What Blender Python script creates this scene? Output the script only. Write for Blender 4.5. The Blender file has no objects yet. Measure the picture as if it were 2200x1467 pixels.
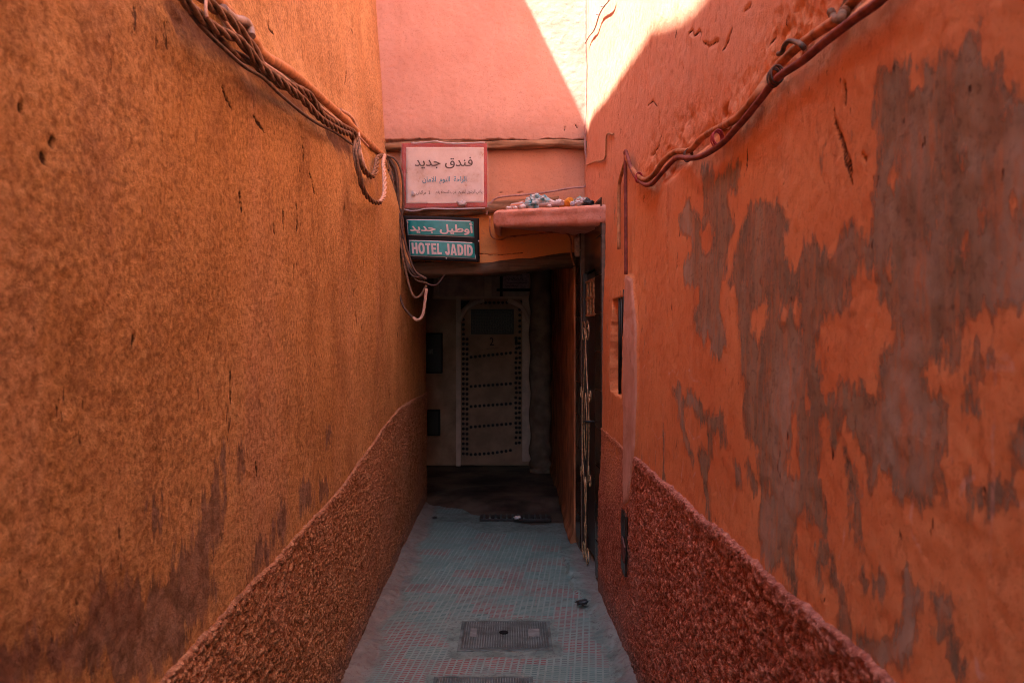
import bpy, bmesh, math, random, unicodedata
import numpy as np
from mathutils import Vector, Matrix

SC = bpy.context.scene
COL = SC.collection
R = math.radians
rng = random.Random(7)

# ------------------------------------------------------------------ camera
FPX, CU, CV, EYE = 1711.0, 1100.0, 720.0, 1.6          # focal length in photo pixels, centre, horizon row, eye height
cam_d = bpy.data.cameras.new('camera'); cam = bpy.data.objects.new('camera', cam_d); COL.objects.link(cam)
cam_d.sensor_width = 36.0; cam_d.lens = 28.0; cam_d.shift_y = -0.0061
cam.location = (0, 0, EYE); cam.rotation_euler = (R(90), 0, 0)
cam_d.clip_start = 0.05; cam_d.clip_end = 500
cam_d.dof.use_dof = True; cam_d.dof.focus_distance = 4.4; cam_d.dof.aperture_fstop = 5.6
SC.camera = cam

# ------------------------------------------------------------------ world, sun, exposure
K_SUN = 0.62                                           # sun travels (1, K_SUN, -2.09): from behind left, high
SUN_EL = math.atan2(2.09, math.hypot(1, K_SUN)); SUN_AZ = math.atan2(-1, -K_SUN)
W = bpy.data.worlds.new('World'); SC.world = W; W.use_nodes = True
wn = W.node_tree.nodes; sky = wn.new('ShaderNodeTexSky'); sky.sky_type = 'NISHITA'; sky.sun_disc = False
sky.sun_elevation = SUN_EL; sky.sun_rotation = SUN_AZ
W.node_tree.links.new(sky.outputs[0], wn['Background'].inputs[0]); wn['Background'].inputs[1].default_value = 0.13
sun_d = bpy.data.lights.new('sun', 'SUN'); sun = bpy.data.objects.new('sun', sun_d); COL.objects.link(sun)
sun_d.energy = 5.0; sun_d.angle = R(0.55); sun_d.color = (1.0, 0.93, 0.83)
sun.rotation_euler = Vector((1, K_SUN, -2.09)).to_track_quat('-Z', 'Y').to_euler()
vs = SC.view_settings; vs.view_transform = 'Standard'; vs.look = 'None'; vs.gamma = 1.0; vs.use_curve_mapping = False
vs.exposure = 2.8
SC.cycles.diffuse_bounces = 8; SC.cycles.max_bounces = 12; SC.cycles.use_denoising = True; SC.cycles.filter_width = 1.0; SC.render.filter_size = 1.0

# ------------------------------------------------------------------ numpy noise
_T = {}
def vnoise(a, b, seed=0):
    if seed not in _T: _T[seed] = np.random.RandomState(seed).rand(256, 256) * 2 - 1
    T = _T[seed]; ia = np.floor(a); ib = np.floor(b); fa = a - ia; fb = b - ib
    fa = fa * fa * fa * (fa * (fa * 6 - 15) + 10); fb = fb * fb * fb * (fb * (fb * 6 - 15) + 10)
    i0 = ia.astype(np.int64) & 255; i1 = (i0 + 1) & 255; j0 = ib.astype(np.int64) & 255; j1 = (j0 + 1) & 255
    return (T[i0, j0] * (1 - fa) + T[i1, j0] * fa) * (1 - fb) + (T[i0, j1] * (1 - fa) + T[i1, j1] * fa) * fb
def fbm(a, b, scale, octs=4, seed=0, gain=.5):
    r = 0; amp = 1; t = 0
    for k in range(octs):
        r = r + amp * vnoise(a * scale + 13.7 * k, b * scale + 5.1 * k, seed + k); t += amp; amp *= gain; scale *= 2.03
    return r / t
def ss(a, b, x):
    t = np.clip((x - a) / (b - a), 0, 1); return t * t * (3 - 2 * t)

# ------------------------------------------------------------------ wall surfaces (metres) and pixel rays
def Xr(y, z):
    ledge = .055 * ss(2.2, 2.27, z) * (1 - ss(2.9, 3.6, y))
    return .545 + (4.9 - y) * .02 + .015 * z + ledge
def Xl(y, z):
    zc = 2.47 + .05 * y
    return -(.755 + .0085 * y + .01 * z + .13 * ss(zc - .3, zc + .28, z) + .055 * np.maximum(z - 3, 0))
def on_side(u, v, fx, off=0.0):
    """point of the wall X = fx(y, z) seen at photo pixel (u, v), moved off metres into the alley"""
    d = abs(.7 * FPX / (u - CU)); s = -1 if u > CU else 1
    for _ in range(60):
        z = EYE + (CV - v) * d / FPX; x = float(fx(d, z)) + s * off; d = .5 * d + .5 * abs(x * FPX / (u - CU))
    return Vector(((u - CU) * d / FPX, d, EYE + (CV - v) * d / FPX))
def PR(u, v, off=0.0): return on_side(u, v, Xr, off)
def PL(u, v, off=0.0): return on_side(u, v, Xl, off)
def PF(u, v, d): return Vector(((u - CU) * d / FPX, d, EYE + (CV - v) * d / FPX))

# ------------------------------------------------------------------ scene tree helpers
def tag(o, label=None, cat=None, group=None, kind=None):
    if label: o['label'] = label
    if cat: o['category'] = cat
    if group: o['group'] = group
    if kind: o['kind'] = kind
    return o
def empty(name, loc=(0, 0, 0)):
    o = bpy.data.objects.new(name, None); COL.objects.link(o); o.location = loc; o.empty_display_size = .1; return o
def link(name, me, m, parent=None):
    o = bpy.data.objects.new(name, me); COL.objects.link(o)
    if m and not me.materials: me.materials.append(m)
    if parent:
        o.parent = parent; o.matrix_parent_inverse = Matrix.Translation(-Vector(parent.location))
    return o
def mesh_np(name, V, Fq, m, parent=None, attrs=None, smooth=True, extra=None):
    """V (n,3), Fq (f,4); extra: list of n-gon index lists"""
    me = bpy.data.meshes.new(name); V = np.asarray(V, np.float32)
    fl = [np.asarray(Fq, np.int32).reshape(-1)] if len(Fq) else []; starts = np.arange(len(Fq), dtype=np.int32) * 4; n0 = len(Fq) * 4
    st = list(starts)
    for e in (extra or []): fl.append(np.array(e, np.int32)); st.append(n0); n0 += len(e)
    loops = np.concatenate(fl)
    me.vertices.add(len(V)); me.vertices.foreach_set('co', V.reshape(-1))
    me.loops.add(len(loops)); me.loops.foreach_set('vertex_index', loops)
    me.polygons.add(len(st)); me.polygons.foreach_set('loop_start', np.array(st, np.int32))
    me.update(calc_edges=True)
    if smooth:
        f = np.ones(len(st), bool); f[len(Fq):] = False; me.polygons.foreach_set('use_smooth', f)
    for k, a in (attrs or {}).items():
        at = me.attributes.new(k, 'FLOAT', 'POINT'); a = np.asarray(a, np.float32).reshape(-1)
        if len(a) < len(V): a = np.concatenate([a, np.full(len(V) - len(a), a.max(), np.float32)])
        at.data.foreach_set('value', a)
    me.validate(); me.update()
    return link(name, me, m, parent)
def grid_shell(name, P, back, m, flip=False, parent=None, attrs=None):
    """height-field sheet P (na, nb, 3) closed to a solid; back(points) -> points of the far side"""
    na, nb, _ = P.shape; idx = np.arange(na * nb).reshape(na, nb)
    q = np.stack([idx[:-1, :-1], idx[1:, :-1], idx[1:, 1:], idx[:-1, 1:]], -1).reshape(-1, 4)
    ring = np.concatenate([idx[:, 0], idx[-1, 1:], idx[-2::-1, -1], idx[0, -2:0:-1]])
    V = P.reshape(-1, 3); B = back(V[ring].copy()); V2 = np.concatenate([V, B]); rb = np.arange(len(ring)) + len(V)
    r1 = np.roll(ring, -1); rb1 = np.roll(rb, -1)
    side = np.stack([ring, rb, rb1, r1], -1); F = np.concatenate([q, side])
    cap = list(rb[::-1])
    if flip: F = F[:, ::-1]; cap = cap[::-1]
    sm = mesh_np(name, V2, F, m, parent, attrs, True, [cap])
    f = np.zeros(len(F) + 1, bool); f[:len(q)] = True; sm.data.polygons.foreach_set('use_smooth', f)
    return sm
def catmull(pts, n=10):
    pts = [Vector(p) for p in pts]; P = [pts[0] * 2 - pts[1]] + pts + [pts[-1] * 2 - pts[-2]]; out = []
    for i in range(1, len(P) - 2):
        a, b, c, d = P[i - 1:i + 3]
        for k in range(n):
            t = k / n; out.append(.5 * ((2 * b) + (c - a) * t + (2 * a - 5 * b + 4 * c - d) * t * t + (3 * b - a - 3 * c + d) * t ** 3))
    out.append(pts[-1]); return out
class MB:
    def __init__(s): s.bm = bmesh.new()
    def box(s, c, d, rot=None, bev=0.0, seg=2):
        r = bmesh.ops.create_cube(s.bm, size=1); vs_ = r['verts']
        M = Matrix.Translation(Vector(c)) @ (rot.to_4x4() if rot else Matrix()) @ Matrix.Diagonal((*d, 1))
        bmesh.ops.transform(s.bm, matrix=M, verts=vs_)
        if bev:
            es = list({e for v in vs_ for e in v.link_edges})
            bmesh.ops.bevel(s.bm, geom=es, offset=bev, segments=seg, profile=.5, affect='EDGES')
        return s
    def tube(s, pts, r, n=8, caps=True, wob=0.0):
        pts = [Vector(p) for p in pts]; rings = []; t0 = (pts[1] - pts[0]).normalized()
        nrm = t0.orthogonal().normalized()
        for i, p in enumerate(pts):
            t = (pts[min(i + 1, len(pts) - 1)] - pts[max(i - 1, 0)]).normalized()
            nrm = (nrm - t * nrm.dot(t)); nrm = nrm.normalized() if nrm.length > 1e-6 else t.orthogonal().normalized()
            b = t.cross(nrm); rr = (r[i] if isinstance(r, (list, tuple)) else r)
            ring = []
            for k in range(n):
                q = rr * (1 + (rng.uniform(-wob, wob) if wob else 0)); a = 2 * math.pi * k / n
                ring.append(s.bm.verts.new(p + (nrm * math.cos(a) + b * math.sin(a)) * q))
            rings.append(ring)
        for A, B in zip(rings, rings[1:]):
            for k in range(n): s.bm.faces.new((A[k], A[(k + 1) % n], B[(k + 1) % n], B[k])).smooth = True
        if caps: s.bm.faces.new(rings[0][::-1]); s.bm.faces.new(rings[-1])
        return s
    def rope(s, pts, r, strands=3, pitch=.06, sub=1, n=6):
        pts = [Vector(p) for p in pts]; L = [0]
        for a, b in zip(pts, pts[1:]): L.append(L[-1] + (b - a).length)
        N = max(8, int(L[-1] / (pitch / 9))); P = []; j = 0
        for i in range(N + 1):
            l = L[-1] * i / N
            while j < len(L) - 2 and L[j + 1] < l: j += 1
            t = (l - L[j]) / max(L[j + 1] - L[j], 1e-9); P.append(pts[j].lerp(pts[j + 1], min(max(t, 0), 1)))
        ref = Vector((0.3, 0.1, 1)); rs = r / (1 + 1 / math.sin(math.pi / strands)) if strands > 2 else r / 2; ro = r - rs
        for k in range(strands):
            Q = []
            for i, p in enumerate(P):
                t = (P[min(i + 1, N)] - P[max(i - 1, 0)]).normalized(); u = t.cross(ref)
                u = u.normalized() if u.length > 1e-4 else t.orthogonal().normalized(); w = t.cross(u)
                a = 2 * math.pi * (k / strands + L[-1] * i / N / pitch); Q.append(p + (u * math.cos(a) + w * math.sin(a)) * ro)
            s.tube(Q, rs, n)
        return s
    def lathe(s, prof, M=None, n=24, caps=True):
        M = M or Matrix(); rings = []
        for r_, z in prof: rings.append([s.bm.verts.new(M @ Vector((r_ * math.cos(2 * math.pi * k / n), r_ * math.sin(2 * math.pi * k / n), z))) for k in range(n)])
        for A, B in zip(rings, rings[1:]):
            for k in range(n): s.bm.faces.new((A[k], A[(k + 1) % n], B[(k + 1) % n], B[k])).smooth = True
        if caps: s.bm.faces.new(rings[0][::-1]); s.bm.faces.new(rings[-1])
        return s
    def blob(s, c, d, amp=.25, freq=2.0, seed=0, sub=3, rot=None, flat=None):
        r = bmesh.ops.create_icosphere(s.bm, subdivisions=sub, radius=1)
        from mathutils import noise
        M = Matrix.Translation(Vector(c)) @ (rot.to_4x4() if rot else Matrix()) @ Matrix.Diagonal((*d, 1))
        for v in r['verts']:
            p = v.co.copy(); q = p * freq + Vector((seed * 3.1, seed * 1.7, seed))
            f = 1 + amp * (abs(noise.noise(q)) * 2.2 - .6) + amp * .5 * (abs(noise.noise(q * 2.3)) * 2 - .5); v.co = p * f
            if flat is not None and v.co.z < flat: v.co.z = flat + (v.co.z - flat) * .1
        bmesh.ops.transform(s.bm, matrix=M, verts=r['verts'])
        for v in r['verts']:
            for f in v.link_faces: f.smooth = sub < 4
        return s
    def poly(s, pts, t=None):
        f = s.bm.faces.new([s.bm.verts.new(p) for p in pts])
        if t is not None:
            e = bmesh.ops.extrude_face_region(s.bm, geom=[f]); bmesh.ops.translate(s.bm, vec=Vector(t), verts=[v for v in e['geom'] if isinstance(v, bmesh.types.BMVert)])
        return s
    def build(s, name, m, parent=None):
        bmesh.ops.recalc_face_normals(s.bm, faces=s.bm.faces[:])
        me = bpy.data.meshes.new(name); s.bm.to_mesh(me); s.bm.free(); return link(name, me, m, parent)
def copy_tree(o, parent=None):
    c = o.copy(); COL.objects.link(c)
    if parent: c.parent = parent
    for ch in list(o.children): copy_tree(ch, c)
    return c

# ------------------------------------------------------------------ material helpers
class Mat:
    def __init__(s, name, rough=.9, spec=.25):
        s.m = bpy.data.materials.new(name); s.m.use_nodes = True; s.t = s.m.node_tree; s.N = s.t.nodes
        s.b = s.N['Principled BSDF']; s.set('Roughness', rough); s.set('Specular IOR Level', spec)
        s.co = s.N.new('ShaderNodeTexCoord').outputs['Object']
    def put(s, sock, v):
        if isinstance(v, bpy.types.NodeSocket): s.t.links.new(v, sock)
        elif isinstance(v, (tuple, list)) and len(v) == 3 and sock.type == 'RGBA': sock.default_value = (*v, 1)
        else: sock.default_value = v
    def set(s, name, v): s.put(s.b.inputs[name], v); return s
    def mapv(s, sc=(1, 1, 1), rot=(0, 0, 0), loc=(0, 0, 0), vec=None):
        n = s.N.new('ShaderNodeMapping'); s.put(n.inputs['Vector'], vec or s.co); n.inputs['Scale'].default_value = sc
        n.inputs['Rotation'].default_value = rot; n.inputs['Location'].default_value = loc; return n.outputs[0]
    def noise(s, scale, detail=4, rough=.55, vec=None, dist=0):
        n = s.N.new('ShaderNodeTexNoise'); s.put(n.inputs['Vector'], vec or s.co); n.inputs['Scale'].default_value = scale
        n.inputs['Detail'].default_value = detail; n.inputs['Roughness'].default_value = rough; n.inputs['Distortion'].default_value = dist; return n.outputs[0]
    def voro(s, scale, vec=None, feat='F1', out='Distance'):
        n = s.N.new('ShaderNodeTexVoronoi'); n.feature = feat; s.put(n.inputs['Vector'], vec or s.co); n.inputs['Scale'].default_value = scale; return n.outputs[out]
    def math(s, op, a, b=0.0, c=None):
        n = s.N.new('ShaderNodeMath'); n.operation = op; s.put(n.inputs[0], a); s.put(n.inputs[1], b)
        if c is not None: s.put(n.inputs[2], c)
        return n.outputs[0]
    def step(s, x, a, b, lo=0.0, hi=1.0):
        n = s.N.new('ShaderNodeMapRange'); n.interpolation_type = 'SMOOTHSTEP'; s.put(n.inputs[0], x)
        for i, q in enumerate((a, b, lo, hi)): n.inputs[i + 1].default_value = q
        return n.outputs[0]
    def mix(s, f, a, b, mode='MIX'):
        n = s.N.new('ShaderNodeMix'); n.data_type = 'RGBA'; n.blend_type = mode; s.put(n.inputs[0], f); s.put(n.inputs[6], a); s.put(n.inputs[7], b); return n.outputs[2]
    def attr(s, name):
        n = s.N.new('ShaderNodeAttribute'); n.attribute_name = name; return n.outputs['Fac']
    def xyz(s, vec=None):
        n = s.N.new('ShaderNodeSeparateXYZ'); s.put(n.inputs[0], vec or s.co); return n.outputs
    def bump(s, h, strength=.5, dist=.01, nrm=None):
        n = s.N.new('ShaderNodeBump'); s.put(n.inputs['Height'], h); n.inputs['Strength'].default_value = strength; n.inputs['Distance'].default_value = dist
        if nrm: s.put(n.inputs['Normal'], nrm)
        return n.outputs[0]
    def fin(s, col, nrm=None):
        s.set('Base Color', col)
        if nrm: s.set('Normal', nrm)
        return s.m
def simple(name, col, rough=.6, spec=.4, var=.25, scale=30, bump=.15, metal=0, bdist=.003):
    M = Mat(name, rough, spec); n = M.noise(scale, 5, .6)
    c = M.mix(M.step(n, .3, .7), tuple(x * (1 - var) for x in col), tuple(min(1, x * (1 + var)) for x in col)); M.set('Metallic', metal)
    return M.fin(c, M.bump(n, bump, bdist))

# left wall: ochre stucco with pits, streaks, stains
def mat_left():
    M = Mat('ochre_stucco', .93, .15)
    big = M.noise(.9, 5, .6); c = M.mix(M.step(big, .35, .65), (.60, .325, .118), (.70, .405, .172))
    streak = M.noise(1.0, 4, .55, M.mapv((1, 2.6, .35))); c = M.mix(M.math('MULTIPLY', M.step(streak, .5, .72), .5), c, (.60, .34, .22))
    dk = M.noise(3.2, 5, .65, M.mapv((1, 1.3, .6))); c = M.mix(M.math('MULTIPLY', M.step(dk, .5, .7), .45), c, (.30, .14, .055))
    den = M.noise(4, 6, .7, M.mapv((1, .8, .55))); g = M.noise(72, 9, .76, M.mapv((1, .8, .9))); g2 = M.noise(230, 3, .7)
    gg = M.math('ADD', g, M.math('MULTIPLY', M.math('SUBTRACT', den, .5), .30))
    pits = M.math('MULTIPLY', M.step(gg, .58, .34), .56)
    z = M.xyz()[2]; c = M.mix(M.math('MULTIPLY', M.step(M.math('ADD', z, M.math('MULTIPLY', M.math('SUBTRACT', den, .5), .6)), 2.6, 3.1), .6), c, (.66, .41, .25))  # paler towards the top: bounced sunlight put into the wall colour
    c = M.mix(pits, c, (.23, .095, .034)); c = M.mix(M.math('MULTIPLY', M.step(gg, .50, .70), .5), c, (.74, .45, .24))
    c = M.mix(M.math('MULTIPLY', M.step(g2, .44, .34), .35), c, (.12, .05, .02))
    cl = M.noise(14, 4, .7, M.mapv((1, 1.4, .55), loc=(0, 3, 1))); rare = M.noise(1.7, 2, .5)
    pk = M.math('MULTIPLY', M.step(cl, .63, .67), M.step(rare, .4, .6)); c = M.mix(M.math('MULTIPLY', pk, .85), c, (.06, .028, .015))
    e = M.math('ADD', M.attr('stain'), M.math('MULTIPLY', M.math('SUBTRACT', M.noise(8, 9, .75, M.mapv((1, 2.2, .6))), .5), .42))
    c = M.mix(M.math('MULTIPLY', M.step(e, .02, -.02), .8), c, M.mix(M.step(M.noise(18, 8, .75), .38, .62), (.10, .062, .05), (.31, .20, .155)))
    e2 = M.math('ADD', M.attr('rust'), M.math('MULTIPLY', M.math('SUBTRACT', M.noise(6, 6, .7, M.mapv((1, 1.6, .8))), .5), .4))
    c = M.mix(M.math('MULTIPLY', M.step(e2, .07, -.07), .45), c, (.19, .06, .028))
    c = M.mix(M.math('MULTIPLY', pits, .55), c, (.07, .03, .018)); c = M.mix(M.math('MULTIPLY', M.step(M.noise(11, 9, .78), .5, .62), .3), c, (.42, .22, .11))
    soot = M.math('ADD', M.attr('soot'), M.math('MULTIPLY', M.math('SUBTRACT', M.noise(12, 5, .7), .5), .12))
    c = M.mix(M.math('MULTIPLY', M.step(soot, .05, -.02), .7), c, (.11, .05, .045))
    cr = M.step(M.math('ADD', M.attr('crack'), M.math('MULTIPLY', M.math('SUBTRACT', M.noise(40, 6, .75), .5), .022)), .009, .003); c = M.mix(cr, c, (.06, .03, .018))
    h = M.math('ADD', M.math('MULTIPLY', g, 1.6), M.math('MULTIPLY', g2, .5)); h = M.math('SUBTRACT', h, M.math('MULTIPLY', M.math('ADD', pk, cr), .8))
    return M.fin(c, M.bump(h, .9, .012))
def mat_right():
    M = Mat('orange_lime_paint', .88, .2)
    z = M.xyz()[2]
    big = M.noise(1.1, 5, .6); c = M.mix(M.step(big, .35, .65), (.62, .205, .078), (.70, .285, .122))
    up = M.math('ADD', z, M.math('MULTIPLY', M.math('SUBTRACT', M.noise(1.6, 4, .6), .5), .7)); c = M.mix(M.math('MULTIPLY', M.step(up, 2.0, 2.7), .75), c, (.68, .345, .245))  # pinker upper wall: sky light tint put into the same paint's colour
    streak = M.noise(1.0, 5, .6, M.mapv((1, 9, .5))); c = M.mix(M.math('MULTIPLY', M.step(streak, .52, .75), .35), c, (.67, .31, .17))
    fine = M.noise(26, 9, .75, M.mapv((1, 1, .7))); g = M.noise(120, 5, .7)
    c = M.mix(M.math('MULTIPLY', M.step(M.noise(7, 6, .7, M.mapv((1, 1.4, .5))), .55, .72), .45), c, (.38, .11, .045))
    c = M.mix(M.math('MULTIPLY', M.step(g, .46, .34), .35), c, (.33, .09, .035))
    # paint skin peeled away
    n = M.math('SUBTRACT', M.noise(15, 10, .76, M.mapv((1, 1.7, .5), loc=(0, 5, 2))), .5)
    n2 = M.math('SUBTRACT', M.noise(38, 8, .75, M.mapv((1, 1.5, .55))), .5)
    e = M.math('ADD', M.attr('peel'), M.math('ADD', M.math('MULTIPLY', n, .17), M.math('MULTIPLY', n2, .09)))
    chip = M.math('ADD', M.noise(7, 9, .72, M.mapv((1, 1.7, .5), loc=(0, 3, 8))), M.math('MULTIPLY', M.noise(1.1, 2, .5, M.mapv(loc=(0, 1, 5))), .5)); chip = M.math('MULTIPLY', M.math('SUBTRACT', .955, chip), .25)
    e = M.math('MINIMUM', e, chip); pe = M.step(e, .002, -.002)
    bare = M.mix(M.step(M.noise(5, 6, .65, M.mapv((1, 2.5, .5))), .35, .68), (.21, .145, .095), (.335, .225, .148))
    bare = M.mix(M.math('MULTIPLY', M.step(M.noise(3, 5, .6, M.mapv((1, 4, .4), loc=(0, 9, 0))), .48, .7), .6), bare, (.36, .155, .085))
    bare = M.mix(M.math('MULTIPLY', M.step(M.noise(60, 4, .6), .48, .32), .6), bare, (.12, .07, .05))
    pale = M.step(M.noise(2.3, 4, .6, M.mapv((1, 1, .6), loc=(0, 2, 7))), .52, .68); bare = M.mix(M.math('MULTIPLY', pale, .55), bare, (.48, .36, .29))
    worn = M.math('ADD', M.math('MULTIPLY', e, 2.2), M.math('ADD', M.math('MULTIPLY', M.math('SUBTRACT', M.noise(22, 9, .78, M.mapv((1, 2.4, .45), loc=(0, 4, 6))), .5), .55), .02))
    bare = M.mix(M.math('MULTIPLY', M.step(M.noise(16, 9, .78, M.mapv((1, 2.2, .4), loc=(0, 8, 1))), .49, .60), .6), bare, (.50, .20, .09))
    c = M.mix(M.math('MULTIPLY', M.step(worn, .02, -.05), .7), c, (.30, .155, .09)); c = M.mix(M.math('MULTIPLY', M.step(fine, .47, .38), .35), c, (.33, .10, .035))
    c = M.mix(pe, c, bare)
    rim = M.math('MULTIPLY', M.step(e, .010, .001), M.math('SUBTRACT', 1.0, pe)); c = M.mix(M.math('MULTIPLY', rim, .6), c, (.78, .42, .27))
    c = M.mix(M.step(M.attr('band'), .4, .6), c, M.mix(M.step(M.noise(8, 5, .6), .4, .65), (.52, .27, .20), (.60, .33, .26)))
    ch = M.step(M.math('ADD', M.attr('chalk'), M.math('MULTIPLY', M.math('SUBTRACT', M.noise(35, 4, .7), .5), .012)), .006, .001)
    c = M.mix(M.math('MULTIPLY', ch, M.step(M.noise(22, 3, .6), .35, .65, 0, .6)), c, (.68, .42, .36))
    cr = M.step(M.math('ADD', M.attr('crack'), M.math('MULTIPLY', M.math('SUBTRACT', M.noise(30, 5, .7), .5), .012)), .0055, .001); c = M.mix(cr, c, (.06, .02, .012))
    pk = M.math('MULTIPLY', M.step(M.noise(20, 3, .6, M.mapv((1, 1.5, .6), loc=(0, 1, 4))), .70, .74), 1.0); c = M.mix(pk, c, (.10, .035, .018))
    h = M.math('ADD', M.math('MULTIPLY', fine, 1.0), M.math('MULTIPLY', g, .3)); h = M.math('SUBTRACT', h, M.math('MULTIPLY', pe, 1.8))
    h = M.math('SUBTRACT', h, M.math('MULTIPLY', M.math('ADD', cr, pk), .8)); h = M.math('ADD', h, M.math('MULTIPLY', rim, .5))
    h = M.math('ADD', h, M.math('MULTIPLY', M.noise(9, 6, .65, M.mapv((1, 1.3, .6))), .35))
    return M.fin(c, M.bump(h, .85, .010))
def mat_facade():
    M = Mat('pink_plaster', .9, .2); z = M.xyz()[2]
    n = M.noise(1.3, 5, .6); c = M.mix(M.step(n, .35, .65), (.51, .285, .228), (.57, .335, .272))
    lo = M.step(M.math('ADD', z, M.math('MULTIPLY', M.math('SUBTRACT', M.noise(3, 4), .5), .25)), 2.75, 2.5); c = M.mix(lo, c, (.64, .245, .075))  # orange lower part: warm bounced light put into the plaster colour
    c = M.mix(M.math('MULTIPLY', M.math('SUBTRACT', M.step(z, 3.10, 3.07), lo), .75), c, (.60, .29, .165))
    st = M.noise(1, 4, .6, M.mapv((5, 1, .6))); c = M.mix(M.math('MULTIPLY', M.step(st, .5, .75), .35), c, (.45, .24, .17))
    dirt = M.step(M.math('ADD', z, M.math('MULTIPLY', M.noise(5, 5, .7, M.mapv((1.5, 1, .6))), .5)), 3.62, 3.28); c = M.mix(M.math('MULTIPLY', M.math('MULTIPLY', dirt, M.step(z, 3.0, 3.05)), .5), c, (.36, .20, .15))
    g = M.noise(90, 3, .6); f = M.noise(18, 5, .65)
    c = M.mix(M.math('MULTIPLY', M.step(g, .45, .33), .4), c, (.34, .15, .10))
    cr = M.step(M.math('ADD', M.attr('crack'), M.math('MULTIPLY', M.math('SUBTRACT', M.noise(30, 5, .7), .5), .02)), .005, .0); c = M.mix(cr, c, (.10, .045, .03))
    h = M.math('ADD', M.math('MULTIPLY', f, .6), M.math('MULTIPLY', g, .3)); h = M.math('SUBTRACT', h, cr)
    return M.fin(c, M.bump(h, .6, .006))
def mat_rough(name, lo, hi, crest):
    M = Mat(name, .95, .12); h = M.attr('h'); n = M.noise(60, 8, .75)
    N_ = M.N.new('ShaderNodeVectorMath'); N_.operation = 'ADD'; w = M.N.new('ShaderNodeTexNoise'); M.put(w.inputs['Vector'], M.co); w.inputs['Scale'].default_value = 40
    sc = M.N.new('ShaderNodeVectorMath'); sc.operation = 'SCALE'; M.put(sc.inputs[0], w.outputs['Color']); sc.inputs['Scale'].default_value = .02
    M.put(N_.inputs[0], M.co); M.put(N_.inputs[1], sc.outputs[0]); vec = N_.outputs[0]
    d = M.voro(78, vec); cell = M.voro(78, vec, 'F1', 'Color'); rnd = M.xyz(cell)[0]; d2 = M.voro(150, vec)
    f = M.math('ADD', M.math('ADD', M.math('MULTIPLY', M.math('SUBTRACT', rnd, .5), .55), M.math('MULTIPLY', M.math('SUBTRACT', n, .5), 2.6)), M.math('MULTIPLY', h, .25))
    c = M.mix(M.step(f, -.55, .65), lo, hi); c = M.mix(M.math('MULTIPLY', M.step(d, .5, .8), .45), c, tuple(q * .5 for q in lo))
    clump = M.noise(24, 7, .72, M.mapv(loc=(0, 6, 2))); c = M.mix(M.math('MULTIPLY', M.step(clump, .52, .40), .5), c, tuple(q * .6 for q in lo))
    c = M.mix(M.math('MULTIPLY', M.step(M.noise(1.4, 5, .65), .42, .68), .35), c, crest)
    c = M.mix(M.math('MULTIPLY', M.step(M.noise(2.2, 7, .7, M.mapv(loc=(0, 3, 3))), .5, .7), .25), c, lo)
    c = M.mix(M.math('MULTIPLY', M.step(M.attr('top'), .75, 1.0), .25), c, crest)
    c = M.mix(M.math('MULTIPLY', M.attr('fade'), .8), c, (.58, .235, .125))
    z = M.xyz()[2]; foot = M.step(M.math('ADD', z, M.math('MULTIPLY', M.math('SUBTRACT', M.noise(7, 6, .7), .5), .3)), .20, .05); c = M.mix(M.math('MULTIPLY', foot, .6), c, (.22, .17, .155))
    hh = M.math('ADD', M.math('MULTIPLY', d, -1.0), M.math('ADD', M.math('MULTIPLY', n, .9), M.math('MULTIPLY', d2, -.35)))
    return M.fin(c, M.bump(hh, .9, .010))
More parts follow.
